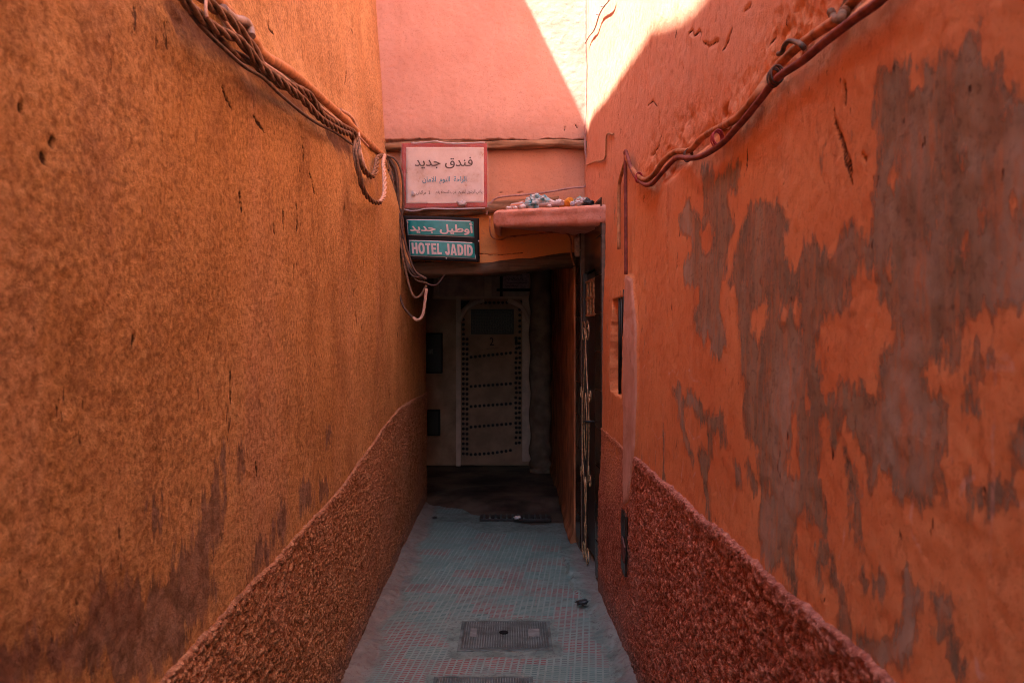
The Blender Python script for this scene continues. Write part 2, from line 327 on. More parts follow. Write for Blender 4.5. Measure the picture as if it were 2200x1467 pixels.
def mat_floor():
    M = Mat('mosaic_paving', .72, .35)
    x, y, z = M.xyz()
    v = M.mapv((1, 1, 1), rot=(0, 0, R(6)))
    b = M.N.new('ShaderNodeTexBrick'); M.put(b.inputs['Vector'], M.mapv((1, 1, 0), vec=v)); b.offset = 0.0; b.squash = 1.0
    for k, q in (('Scale', 1.0), ('Mortar Size', .0052), ('Mortar Smooth', .2), ('Bias', 0.0), ('Brick Width', .034), ('Row Height', .021)): b.inputs[k].default_value = q
    b.inputs['Color1'].default_value = (0, 0, 0, 1); b.inputs['Color2'].default_value = (1, 1, 1, 1); b.inputs['Mortar'].default_value = (0, 0, 0, 1)
    rnd = b.outputs['Color']; mort = b.outputs['Fac']
    b2 = M.N.new('ShaderNodeTexBrick'); M.put(b2.inputs['Vector'], M.mapv((1, 1, 0), vec=v)); b2.offset = 0.5
    for k, q in (('Scale', 1.0), ('Mortar Size', .005), ('Mortar Smooth', .1), ('Bias', 0.0), ('Brick Width', .238), ('Row Height', .168)): b2.inputs[k].default_value = q
    b2.inputs['Color1'].default_value = (0, 0, 0, 1); b2.inputs['Color2'].default_value = (1, 1, 1, 1); b2.inputs['Mortar'].default_value = (.5, .5, .5, 1)
    patch = b2.outputs['Color']
    dust = M.noise(2.2, 6, .65); d2 = M.noise(9, 5, .65)
    red = M.mix(M.step(rnd, .2, .9), (.20, .05, .055), (.27, .09, .09)); gry = M.mix(M.step(rnd, .1, .9), (0.072, 0.156, 0.147), (0.118, 0.223, 0.208))
    near = M.step(y, 6.2, 4.0)
    sel = M.math('ADD', M.math('ADD', M.math('MULTIPLY', patch, .55), M.math('MULTIPLY', d2, .5)), M.math('MULTIPLY', near, .22))
    tile = M.mix(M.step(sel, .52, .75), gry, red)
    c = M.mix(mort, tile, (0.215, 0.318, 0.292))
    dustc = M.mix(M.step(d2, .3, .7), (0.102, 0.195, 0.182), (0.153, 0.252, 0.233))
    c = M.mix(M.step(M.math('ADD', dust, M.math('MULTIPLY', M.math('SUBTRACT', d2, .5), .4)), .42, .68, .12, .78), c, dustc)
    e = M.math('ADD', M.attr('cement'), M.math('MULTIPLY', M.math('SUBTRACT', M.noise(8, 6, .65), .5), .14)); ce = M.step(e, .02, -.02)
    cem = M.mix(M.step(M.noise(6, 6, .7), .35, .68), (0.108, 0.174, 0.159), (0.205, 0.285, 0.260)); cem = M.mix(M.math('MULTIPLY', M.step(M.noise(30, 9, .78), .50, .62), .75), cem, (.07, .075, .072))
    pink = M.step(M.math('ADD', M.attr('edge'), M.math('MULTIPLY', M.math('SUBTRACT', M.noise(7, 5, .7), .5), .12)), .06, -.03); cem = M.mix(M.math('MULTIPLY', pink, .42), cem, (.26, .165, .155))
    c = M.mix(ce, c, cem)
    spk = M.step(M.noise(48, 4, .7, M.mapv(loc=(3, 0, 0))), .69, .73); c = M.mix(M.math('MULTIPLY', spk, .8), c, (.02, .022, .022))
    c = M.mix(M.math('MULTIPLY', M.math('MULTIPLY', b2.outputs['Fac'], M.math('SUBTRACT', 1.0, ce)), .35), c, (.22, .27, .26))
    dark = M.step(M.noise(3.4, 6, .7, M.mapv((1, .6, 1), loc=(4, 0, 0))), .56, .72); c = M.mix(M.math('MULTIPLY', dark, .4), c, (.10, .115, .12))
    h = M.math('ADD', M.math('MULTIPLY', M.math('MULTIPLY', mort, M.math('SUBTRACT', 1.0, ce)), -.5), M.math('MULTIPLY', M.noise(40, 8, .75), 1.2))
    M.set('Roughness', M.step(d2, .3, .7, .6, .85))
    return M.fin(c, M.bump(h, .7, .006))
def mat_wood(name, a, b_, axis=0, rough=.85):
    M = Mat(name, rough, .2); s = [30, 30, 30]; s[axis] = 2.0
    n = M.noise(1.0, 6, .7, M.mapv(tuple(s)), .6); n2 = M.noise(7, 4, .6)
    c = M.mix(M.step(n, .3, .7), a, b_); c = M.mix(M.math('MULTIPLY', M.step(n2, .5, .7), .5), c, tuple(q * .45 for q in a))
    return M.fin(c, M.bump(M.math('ADD', n, M.math('MULTIPLY', n2, .3)), .8, .008))
def mat_film():
    M = Mat('clear_film', .12, .5); M.set('Transmission Weight', 0.0); M.set('Alpha', .06)
    n = M.noise(12, 5, .6, M.mapv((1, 1, 1.4)), 1.5); return M.fin((.8, .74, .74), M.bump(n, .9, .01))
def mat_tile_dark():
    M = Mat('brown_glazed_tile', .22, .5); n = M.noise(9, 4)
    return M.fin(M.mix(M.step(n, .35, .65), (.022, .012, .008), (.045, .024, .016)), M.bump(M.noise(20, 4), .15, .004))
def mat_paper():
    M = Mat('aged_paper', .75, .25); n = M.noise(7, 6, .7); n2 = M.noise(30, 5, .7)
    c = M.mix(M.step(n, .4, .7), (.62, .545, .52), (.50, .41, .36)); c = M.mix(M.math('MULTIPLY', M.step(M.math('ADD', M.math('MULTIPLY', n, .6), M.math('MULTIPLY', n2, .4)), .56, .66), .75), c, (.30, .17, .09))
    return M.fin(c, M.bump(n, .4, .01))
def mat_redpaint():
    M = Mat('worn_red_border', .6, .35); n = M.noise(12, 6, .7); return M.fin(M.mix(M.step(n, .54, .70), (.31, .006, .006), (.38, .08, .07)), M.bump(n, .3, .004))
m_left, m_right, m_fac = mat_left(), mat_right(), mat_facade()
m_dl = mat_rough('brown_roughcast', (.26, .115, .052), (.66, .39, .22), (.50, .27, .19))
m_dr = mat_rough('red_roughcast', (.28, .064, .034), (.72, .29, .185), (.56, .27, .22))
m_floor = mat_floor()
m_wood = mat_wood('weathered_beam', (.13, .065, .035), (.36, .215, .13)); m_lint = mat_wood('dark_lintel', (.055, .032, .018), (.12, .07, .04))
m_film = mat_film(); m_tile = mat_tile_dark(); m_paper = mat_paper(); m_redb = mat_redpaint()
m_black = simple('black_plate', (.006, .006, .007), .6, .2); m_teal = simple('teal_vinyl', (.012, .215, .225), .3, .4, .12)
m_white = simple('white_vinyl', (.46, .42, .44), .4, .3, .08); m_ink = simple('black_ink', (.03, .02, .025), .7); m_blueink = simple('blue_ink', (.02, .22, .33), .7)
m_pipe = simple('painted_conduit', (.40, .19, .085), .7, .3, .35, 25, .5); m_pipeo = simple('orange_conduit', (.34, .13, .06), .8, .2, .45, 18, .5)
m_pipered = simple('oxblood_conduit', (.20, .058, .048), .85, .15, .3, 30, .2); m_cable = simple('dusty_brown_cable', (.17, .10, .066), .8, .2, .5, 40, .3)
m_dkcable = simple('dark_cable', (.075, .045, .035), .65, .35, .4, 40, .3); m_pale = simple('pale_rope_cable', (.50, .33, .26), .75, .3, .25, 40, .3)
m_grey = simple('grey_conduit', (.26, .20, .19), .6, .4, .3, 30, .3); m_redwire = simple('red_wire', (.35, .03, .05), .5)
m_iron = simple('manhole_steel', (.085, .112, .110), .6, .4, .4, 14, .4, .2); m_dark = simple('black_metal', (.014, .012, .012), .45, .4)
m_backwall = simple('grimy_pale_plaster', (.36, .235, .165), .9, .2, .35, 3, .3, 0, .01); m_leaf = simple('pale_brown_door_paint', (.33, .205, .14), .75, .25, .2, 5, .3)
m_frame = simple('pale_door_frame', (.58, .43, .35), .75, .25, .15, 8, .2); m_glass = simple('dusty_glass', (.42, .30, .25), .45, .4, .3, 6, .1)
m_door = simple('dark_brown_door_metal', (.035, .016, .011), .35, .5, .3, 12, .2); m_brass = simple('worn_brass_iron', (.46, .29, .15), .4, .5, .6, 40, .2, .3)
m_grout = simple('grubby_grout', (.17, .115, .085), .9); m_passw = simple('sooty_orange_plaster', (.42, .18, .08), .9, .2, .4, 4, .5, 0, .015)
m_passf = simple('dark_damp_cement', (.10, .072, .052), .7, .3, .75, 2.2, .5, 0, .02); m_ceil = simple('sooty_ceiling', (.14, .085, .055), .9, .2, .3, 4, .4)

# ------------------------------------------------------------------ distance fields on the walls
def sdf(Q, poly, pad=.12):
    """signed distance (negative inside) of points Q (n,2) to a polygon, pad away from it"""
    P = np.array(poly, float); out = np.full(len(Q), pad); lo = P.min(0) - pad; hi = P.max(0) + pad
    s = np.where(((Q >= lo) & (Q <= hi)).all(1))[0]
    if not len(s): return out
    q = Q[s]; d = np.full(len(s), 1e9); ins = np.zeros(len(s), bool); n = len(P)
    for i in range(n):
        a, b = P[i], P[(i + 1) % n]; ab = b - a; t = np.clip(((q - a) @ ab) / max(ab @ ab, 1e-12), 0, 1)
        d = np.minimum(d, np.hypot(q[:, 0] - a[0] - t * ab[0], q[:, 1] - a[1] - t * ab[1]))
        if a[1] != b[1]:
            c = (a[1] > q[:, 1]) != (b[1] > q[:, 1]); ins ^= c & (q[:, 0] < (b[0] - a[0]) * (q[:, 1] - a[1]) / (b[1] - a[1]) + a[0])
    out[s] = np.minimum(np.where(ins, -d, d), pad); return out
def linedist(Q, lines, pad=.05):
    out = np.full(len(Q), pad)
    for L in lines:
        P = np.array(L, float); lo = P.min(0) - pad; hi = P.max(0) + pad; s = np.where(((Q >= lo) & (Q <= hi)).all(1))[0]
        if not len(s): continue
        q = Q[s]; d = np.full(len(s), pad)
        for a, b in zip(P, P[1:]):
            ab = b - a; t = np.clip(((q - a) @ ab) / max(ab @ ab, 1e-12), 0, 1); d = np.minimum(d, np.hypot(q[:, 0] - a[0] - t * ab[0], q[:, 1] - a[1] - t * ab[1]))
        out[s] = np.minimum(out[s], d)
    return out
def yz(pts, P, ox=0, oy=0, sc=1.0):
    return [tuple(P(ox + x / sc, oy + y / sc)[1:]) for x, y in pts]
def geo(a, b, k):
    n = int(math.log(b / a) / k) + 1; return np.exp(np.linspace(math.log(a), math.log(b), n))

# ------------------------------------------------------------------ right wall
A7 = lambda pts: yz(pts, PR, 1300, 600, 1.692); A5 = lambda pts: yz(pts, PR, 1220, 0, 2.445); A3 = lambda pts: yz(pts, PR, 1600, 0, 2.095)
peeled = [
 A7([(485,0),(865,0),(868,90),(835,110),(800,120),(790,160),(775,250),(785,330),(800,420),(840,430),(855,500),(850,600),(830,620),(820,560),(800,500),(780,520),(790,620),(770,700),(800,800),(795,900),(760,880),(735,830),(690,850),(685,940),(700,1160),(685,1160),(670,1060),(640,1010),(600,1080),(580,1000),(560,860),(570,780),(560,620),(520,560),(510,480),(520,380),(500,280),(500,200),(490,120)]),
 A7([(1000,60),(1050,60),(1065,140),(1065,230),(1010,290),(1000,400),(985,440),(940,410),(890,395),(860,400),(880,520),(910,570),(950,640),(955,750),(985,700),(1040,690),(1060,760),(1130,790),(1190,810),(1200,720),(1215,600),(1235,520),(1215,440),(1170,420),(1110,300),(1200,300),(1215,220),(1230,290),(1290,350),(1320,420),(1310,300),(1290,200),(1285,100),(1420,100),(1430,60),(1523,70),(1523,-120),(995,-120)]),
 A7([(345,-150),(430,-150),(425,120),(440,160),(450,240),(420,300),(395,260),(375,190),(365,230),(345,200),(320,150),(330,110),(345,80)]),
 A7([(870,620),(900,680),(920,760),(910,960),(895,900),(890,780)]),
 A7([(250,400),(270,390),(280,440),(320,410),(345,450),(375,500),(430,505),(445,600),(430,600),(425,540),(390,545),(390,640),(370,700),(380,830),(385,880),(370,880),(360,740),(340,650),(345,620),(375,620),(380,530),(330,480),(300,440),(285,470),(290,550),(320,650),(300,620),(280,540),(272,460)]),
 A7([(835,1080),(870,1180),(890,1280),(950,1320),(1010,1350),(1080,1290),(1085,1180),(1085,1080),(1100,1110),(1130,1150),(1110,1280),(1100,1350),(1000,1390),(960,1360),(900,1330),(865,1250),(850,1160)]),
 A7([(1180,1145),(1240,1180),(1225,1220),(1200,1200)]), A7([(1230,1255),(1265,1380),(1240,1370),(1230,1300),(1195,1300)]), A7([(930,1080),(1000,1090),(990,1130),(940,1120)]),
 A7([(1320,760),(1460,750),(1440,800),(1340,830)]), A7([(1345,240),(1375,290),(1350,350),(1320,330)]), A7([(1300,400),(1335,480),(1310,480)]), A7([(475,670),(495,730),(485,740)]), A7([(520,670),(550,760),(535,750)]),
 A7([(1490,560),(1523,540),(1523,690),(1495,680)]), A7([(770,970),(810,990),(805,1030)]),
 A5([(570,1160),(600,1090),(625,1050),(640,1110),(700,1150),(720,1130),(700,1000),(690,880),(730,860),(770,940),(850,880),(890,870),(885,1000),(830,1000),(850,1110),(870,1200),(840,1290),(825,1467),(690,1500),(610,1500),(600,1400),(650,1320),(640,1250),(590,1230)]),
 A5([(1040,1060),(1080,1130),(1100,1050),(1150,1090),(1155,1170),(1140,1250),(1140,1380),(1190,1430),(1230,1380),(1240,1270),(1310,1290),(1400,1330),(1450,1240),(1500,1130),(1540,1270),(1590,1320),(1500,1420),(1450,1500),(860,1500),(880,1330),(920,1200),(960,1090)]),
 A3([(630,300),(740,310),(745,420),(770,440),(810,370),(815,300),(870,300),(900,230),(940,260),(1030,180),(1060,280),(1160,260),(1180,380),(1220,490),(1257,480),(1300,480),(1300,1380),(1110,1370),(980,1440),(690,1467),(680,1400),(610,1350),(600,1200),(500,1160),(460,1200),(440,1400),(300,1360),(245,1190),(260,1140),(430,1160),(490,1010),(560,1085),(590,1060),(590,860),(605,680),(625,620),(590,540),(605,400)]),
]
islands = [
 A7([(530,110),(610,60),(600,130),(580,230),(540,190)]), A7([(640,60),(670,100),(660,180),(640,150)]), A7([(690,80),(715,100),(712,190),(695,180)]), A7([(690,450),(705,500),(720,600),(715,720),(690,750),(655,700),(665,600),(672,520)]),
 A7([(735,380),(750,470),(725,470)]), A7([(585,740),(605,740),(610,790),(590,780)]), A5([(690,1210),(740,1170),(770,1230),(760,1310),(700,1330)]),
 A3([(710,680),(722,700),(700,790),(665,835),(660,810),(690,760)]), A3([(950,670),(985,680),(985,770),(950,775),(940,730)]), A3([(1210,920),(1240,960),(1250,1100),(1230,1180),(1220,1080)]), A3([(810,1000),(840,1040),(830,1150),(808,1150)]),
 A3([(930,1100),(1000,1050),(1010,1150),(960,1180)]), A3([(620,1130),(660,1110),(655,1240),(630,1230)]), A3([(845,880),(865,880),(862,1020),(848,1000)]), A3([(1040,950),(1058,970),(1055,1030),(1042,1010)]),
]
cracksR = [A5(p) for p in ([(632,245),(632,185),(650,160),(665,190),(690,165),(700,185)], [(705,220),(735,245),(770,225),(790,215)], [(855,150),(835,210),(805,275)], [(478,575),(470,640),(478,720),(465,770),(430,820)], [(505,960),(508,1300),(515,1467)], [(1405,620),(1430,700),(1470,800),(1500,900)], [(260,570),(268,650),(275,720)], [(415,555),(440,535),(465,560)], [(950,30),(920,60)], [(1080,190),(1060,240)], [(600,340),(605,370)])] + [A3(p) for p in ([(405,490),(410,570),(440,650),(470,760),(490,830)], [(455,380),(460,470)], [(535,690),(550,720)])]
chalk = [A7(p) for p in ([(1380,322),(1430,318),(1480,332)], [(1412,280),(1412,420),(1400,560),(1398,760),(1385,920),(1382,1030)], [(1330,720),(1295,730),(1280,790),(1300,835)], [(1450,740),(1460,800),(1500,820),(1530,790)], [(1110,780),(1098,850),(1105,930),(1135,980)], [(870,860),(865,950),(848,1010)], [(1405,270),(1440,270),(1475,300)], [(1330,1380),(1345,1440),(1400,1450)], [(1250,640),(1258,690),(1235,770)],
   [(225,300),(230,345),(250,330),(262,350),(270,310),(285,360)], [(290,335),(310,330),(320,365),(350,372)], [(170,540),(190,580),(215,560),(210,600)], [(305,545),(320,580),(350,570),(355,545)], [(240,600),(250,650),(270,640)], [(285,660),(275,745)], [(400,720),(420,790)], [(435,830),(460,835),(475,790)], [(140,480),(160,520)], [(200,440),(215,480),(205,520)], [(150,560),(145,620)], [(330,700),(318,720),(325,760)], [(400,560),(410,640)], [(130,330),(150,310),(155,360)])]
BAND = yz([(1347,590),(1362,598),(1372,700),(1373,850),(1368,960),(1355,1075),(1346,1085),(1343,1000),(1346,860),(1347,660)], PR)
def build_right():
    y = np.concatenate([np.linspace(-7, .6, 20)[:-1], geo(.62, 6.14, .0034)]); z = np.concatenate([np.linspace(0, 4.35, 560), np.linspace(4.35, 7.6, 24)[1:]])
    Y, Z = np.meshgrid(y, z, indexing='ij'); Q = np.stack([Y.ravel(), Z.ravel()], 1)
    pl = np.full(len(Q), .12)
    for k, p in enumerate(peeled): pl = np.minimum(pl, sdf(Q, p) - (.004 if 3 <= k <= 15 else 0))
    for p in islands: pl = np.maximum(pl, -sdf(Q, p))
    cr = linedist(Q, cracksR); ck = linedist(Q, chalk)
    band = np.minimum(sdf(Q, BAND) , .12)
    bf = ss(.02, -.02, band)
    base = Xr(Y, Z)
    rough = ss(2.18, 2.24, Z) * (1 - ss(2.26, 2.5, Z + .12 * fbm(Y, Z, 3, 3, 19))) * (1 - ss(3.4, 4.2, Y))
    d = .016 * fbm(Y, Z, .9, 3, 1) + .0025 * fbm(Y, Z * .6, 5, 4, 5) + .0022 * fbm(Y, Z, 28, 3, 9) + .0012 * ss(.12, .2, fbm(Y, Z * .7, 4, 5, 12, .6))
    d = d + rough * (.014 * fbm(Y, Z, 14, 4, 20) + .012 * np.abs(fbm(Y, Z, 38, 3, 25)))
    
    d = d + .006 * ss(.007, 0, cr.reshape(Y.shape) + .006 * fbm(Y, Z, 30, 2, 40))
    d = d - .017 * bf.reshape(Y.shape) * (1 + .12 * fbm(Y, Z, 5, 3, 44))
    # the door recess, the slot window, the low service slot and the knocked-out hole
    X = base + d
    rec = ss(4.965, 4.985, Y) * (1 - ss(2.345, 2.365, Z)); X = np.where(rec > 0, X + .20 * rec, X)
    def hole(u0, u1, v0, v1, depth, soft=.012):
        a = PR(u0, (v0 + v1) / 2); b = PR(u1, (v0 + v1) / 2); ym = (a.y + b.y) / 2; z1 = EYE + (CV - v0) * ym / FPX; z0 = EYE + (CV - v1) * ym / FPX
        n = .012 * fbm(Y, Z, 14, 3, 60); m = ss(0, soft, Y - b.y + n) * ss(0, soft, a.y - Y + n) * ss(0, soft, Z - z0 + n) * ss(0, soft, z1 - Z + n)
        return depth * m
    X = X + hole(1315, 1339, 640, 846, .10) + hole(1545, 1562, 222, 258, .08, .03)
    P = np.stack([X, Y, Z], -1)
    def back(v): v[:, 0] = 2.4; return v
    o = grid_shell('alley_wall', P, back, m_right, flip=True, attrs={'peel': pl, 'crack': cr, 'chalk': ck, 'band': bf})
    tag(o, 'orange-red painted alley wall with grey peeled patches and chalk scribbles', 'wall')
    # rough-cast dado, proud of the wall
    y = np.concatenate([np.linspace(-7, .6, 20)[:-1], geo(.62, 4.96, .003)]); t = np.linspace(0, 1, 230)
    Y, T = np.meshgrid(y, t, indexing='ij'); top = 1.045 + .012 * fbm(y, y * 0, 6, 3, 70) + .006 * fbm(y, y * 0, 34, 3, 72); Z = T * top[:, None]
    h = 1.5 * ss(-.25, .35, fbm(Y, Z, 60, 3, 71, .7)) - .75 + .5 * fbm(Y, Z, 120, 2, 75) + .5 * fbm(Y, Z, 9, 3, 77)
    edge = ss(.982, 1, T); fade = ss(4.2, 3.4, Y)
    X = Xr(Y, Z) + .0025 * fbm(Y, Z * .6, 5, 4, 5) - .010 - .0045 * h * (.35 + .65 * fade) - .004 * ss(.93, .97, T) * (1 - edge) + .05 * edge + .016 * fbm(Y, Z, .9, 3, 1)
    X = X + .035 * ss(.01, -.015, sdf(np.stack([Y.ravel(), Z.ravel()], 1), BAND)).reshape(Y.shape) + .010 * ss(4.0, 4.3, Y) * ss(.5, .95, T)
    P = np.stack([X, Y, Z], -1)
    def back2(v): v[:, 0] = v[:, 0] + .12; return v
    grid_shell('dado', P, back2, m_dr, flip=True, parent=o, attrs={'h': h, 'top': ss(.88, .97, T), 'fade': ss(3.95, 4.3, Y) * ss(.45, .95, T + .25 * fbm(Y, Z, 5, 4, 90))})
    o.children[-1]['label'] = 'dark red rough-cast lower band of the wall'
    return o
right = build_right()

# ------------------------------------------------------------------ left wall
A8 = lambda pts: yz(pts, PL, 0, 700, 1.913); A4 = lambda pts: yz(pts, PL, 360, 0, 2.097); A1 = lambda pts: yz(pts, PL, 0, 0, 2.934)
stains = [A8([(0,1467),(0,1350),(150,1280),(330,1200),(420,1090),(520,1010),(620,1060),(640,1250),(660,1467)]), A8([(640,1467),(350,1467),(330,1300),(400,1200),(560,1150),(620,1040),(700,1050),(760,900),(850,780),(880,640),(920,500),(950,500),(940,700),(930,800),(900,900),(880,980),(900,1100),(800,1250),(720,1400)]),
 A8([(1040,1030),(1060,870),(1085,860),(1110,920),(1120,820),(1160,720),(1190,740),(1190,850),(1100,960)]), A8([(1240,660),(1290,650),(1295,740),(1250,760)]), A8([(1315,640),(1350,650),(1360,690),(1320,700)]), A8([(650,750),(680,740),(690,820),(660,860)]), A8([(985,500),(1010,510),(1000,640),(985,640)]), A8([(1350,430),(1365,430),(1365,500),(1352,500)])]
rusts = [A8([(380,980),(500,930),(540,1000),(530,1100),(560,1150),(400,1200),(350,1120)]), A8([(0,1300),(180,1200),(330,1280),(350,1467),(0,1467)])]
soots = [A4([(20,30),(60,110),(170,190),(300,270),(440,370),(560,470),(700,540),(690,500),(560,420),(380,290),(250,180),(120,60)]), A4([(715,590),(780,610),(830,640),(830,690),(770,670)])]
cracksL = [A4(p) for p in ([(255,390),(270,440),(300,490)], [(400,520),(430,570),(450,595)], [(460,100),(465,130),(480,150)], [(615,255),(630,330)], [(800,380),(810,320),(815,350)], [(645,780),(660,830),(670,870)], [(335,870),(345,950)], [(610,660),(615,720)], [(485,1010),(490,1050)], [(525,950),(530,1030)], [(585,920),(590,1040)])] + [A8([(957,190),(960,310)]), A8([(555,45),(545,80)]), A8([(1060,560),(1065,610)])] + [A1([(120,670),(118,690)]), A1([(315,880),(310,910)]), A1([(255,985),(262,1010)])]
def build_left():
    y = np.concatenate([np.linspace(-7, .95, 20)[:-1], geo(1.0, 7.62, .0034)]); t = np.concatenate([np.linspace(0, 4.4, 540), np.linspace(4.4, 6.0, 12)[1:]])
    Y, Z = np.meshgrid(y, t, indexing='ij')
    top = 6.91 + np.clip((Y - 5.0) * .07, -.55, 0); Z = np.where(Z > 4.4, 4.4 + (Z - 4.4) / 1.6 * (top - 4.4), Z)
    Q = np.stack([Y.ravel(), Z.ravel()], 1)
    def union(ps):
        r = np.full(len(Q), .12)
        for p in ps: r = np.minimum(r, sdf(Q, p))
        return r
    st, ru, so = union(stains), union(rusts), union(soots); cr = linedist(Q, cracksL)
    d = .02 * fbm(Y, Z, .8, 3, 101) + .006 * fbm(Y, Z, 5, 4, 105) + .0022 * fbm(Y, Z, 36, 3, 109) + .0016 * fbm(Y, Z, 70, 2, 113)
    d = d - .007 * ss(.008, 0, cr.reshape(Y.shape) + .005 * fbm(Y, Z, 30, 2, 40))
    near = so.reshape(Y.shape); d = d - .012 * ss(.06, -.02, near) * (1 + .8 * fbm(Y, Z, 16, 4, 119))
    d = d + .012 * ss(4.0, 5.0, Y) * np.sin(Y * 9 + 1.2 * fbm(Y, Z * .3, 2, 2, 121)) * ss(2.9, 3.3, Z)
    P = np.stack([Xl(Y, Z) + d, Y, Z], -1)
    def back(v): v[:, 0] = -3.0; return v
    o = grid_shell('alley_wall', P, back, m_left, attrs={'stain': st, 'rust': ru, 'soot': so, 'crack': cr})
    tag(o, 'ochre stucco alley wall, pitted, darkened by purple-brown stains low down', 'wall')
    y = np.concatenate([np.linspace(-7, .95, 20)[:-1], geo(1.0, 7.6, .003)]); t = np.linspace(0, 1, 230)
    Y, T = np.meshgrid(y, t, indexing='ij')
    pts = [PL(u, v) for u, v in ((360,1440),(450,1345),(560,1228),(650,1135),(720,1060),(780,975),(820,915),(850,878),(870,862),(892,850),(905,845))]
    top = np.interp(y, [p.y for p in pts], [p.z for p in pts]) + .008 * fbm(y, y * 0, 5, 3, 130) + .006 * fbm(y, y * 0, 34, 3, 132); Z = T * top[:, None]
    h = 1.5 * ss(-.25, .35, fbm(Y, Z, 66, 3, 131, .7)) - .75 + .5 * fbm(Y, Z, 130, 2, 135) + .5 * fbm(Y, Z, 9, 3, 137)
    edge = ss(.985, 1, T)
    X = Xl(Y, Z) + .006 * fbm(Y, Z, 5, 4, 105) + .009 + .004 * h + .002 * ss(.93, .97, T) * (1 - edge) - .045 * edge + .02 * fbm(Y, Z, .8, 3, 101)
    P = np.stack([X, Y, Z], -1)
    def back2(v): v[:, 0] = v[:, 0] - .12; return v
    q = grid_shell('dado', P, back2, m_dl, parent=o, attrs={'h': h, 'top': ss(.9, .975, T)}); q['label'] = 'brown rough-cast lower band of the ochre wall'
    return o
left = build_left()

# ------------------------------------------------------------------ paving
def build_floor():
    x = np.linspace(-.95, .78, 230); y = np.concatenate([np.linspace(-7, 2.3, 20)[:-1], geo(2.35, 7.8, .0035)])
    X, Y = np.meshgrid(x, y, indexing='ij'); Q = np.stack([X.ravel(), Y.ravel()], 1)
    wl = Xl(Y, 0.0); wr = np.where(Y < 4.97, Xr(Y, 0.0), .50)
    n = .05 * fbm(X, Y, 3, 4, 150) + .02 * fbm(X, Y, 18, 3, 152); el = X - wl + n; er = wr - X + n
    H = .035 * ss(.11, .0, el) ** 1.2 + .045 * ss(.12, 0, er) ** 1.2 * ss(5.05, 4.75, Y) + .006 * fbm(X, Y, 2.2, 3, 155) + .0045 * fbm(X, Y, 14, 4, 158)
    stp = sdf(Q, [(.335, 5.98), (.38, 5.5), (.40, 4.95), (.47, 4.78), (.66, 4.75), (.66, 6.05), (.5, 6.1)]).reshape(X.shape) + .03 * fbm(X, Y, 8, 3, 160)
    H = np.maximum(H, .018 * ss(.012, -.012, stp) + .004 * fbm(X, Y, 18, 4, 162))
    cem = np.minimum(np.minimum(el - .13, er - .12), stp)
    for (u0, u1, v0, v1) in ((962, 1212, 1328, 1412), (915, 1145, 1446, 1530)):
        q = []
        for u, v in ((u0, v0), (u1 - 25, v0), (u1, v1), (u0 + 5, v1)):
            d = EYE * FPX / (v - CV); q.append(((u - CU) * d / FPX, d))
        cem = np.minimum(cem, sdf(Q, q).reshape(X.shape) - .0)
    q = [(-.9, 6.75), (-.5, 6.85), (-.2, 6.45), (.15, 6.5), (.6, 6.4), (.6, 7.2), (-.9, 7.2)]
    cem = np.minimum(cem, sdf(Q, q).reshape(X.shape))
    ln = np.interp(X, [-.9, -.5, -.25, .0, .5], [7.65, 7.4, 7.08, 6.84, 6.78]) + .12 * fbm(X, X * 0, 5, 4, 165); H = H * ss(.1, -.1, Y - ln) - .09 * ss(-.02, .04, Y - ln)
    H = H - .004 * ss(.02, -.02, cem) * (el > .2) * (er > .2)
    edge = np.minimum(el - .10, er - .04)
    P = np.stack([X, Y, H], -1)
    def back(v): v[:, 2] = -.3; return v
    o = grid_shell('pavement', P, back, m_floor, attrs={'cement': cem, 'edge': edge}); tag(o, kind='structure')
    x = np.linspace(-2.7, .7, 150); y = np.linspace(6.5, 10.2, 150); X, Y = np.meshgrid(x, y, indexing='ij')
    H = .012 * fbm(X, Y, 2, 4, 170) + .004 * fbm(X, Y, 14, 3, 175) - .02 + .05 * ss(.25, -.05, np.hypot((X - .02) * .7, Y - 8.0) - .42)
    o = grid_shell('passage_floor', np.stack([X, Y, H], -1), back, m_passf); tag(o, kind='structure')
build_floor()

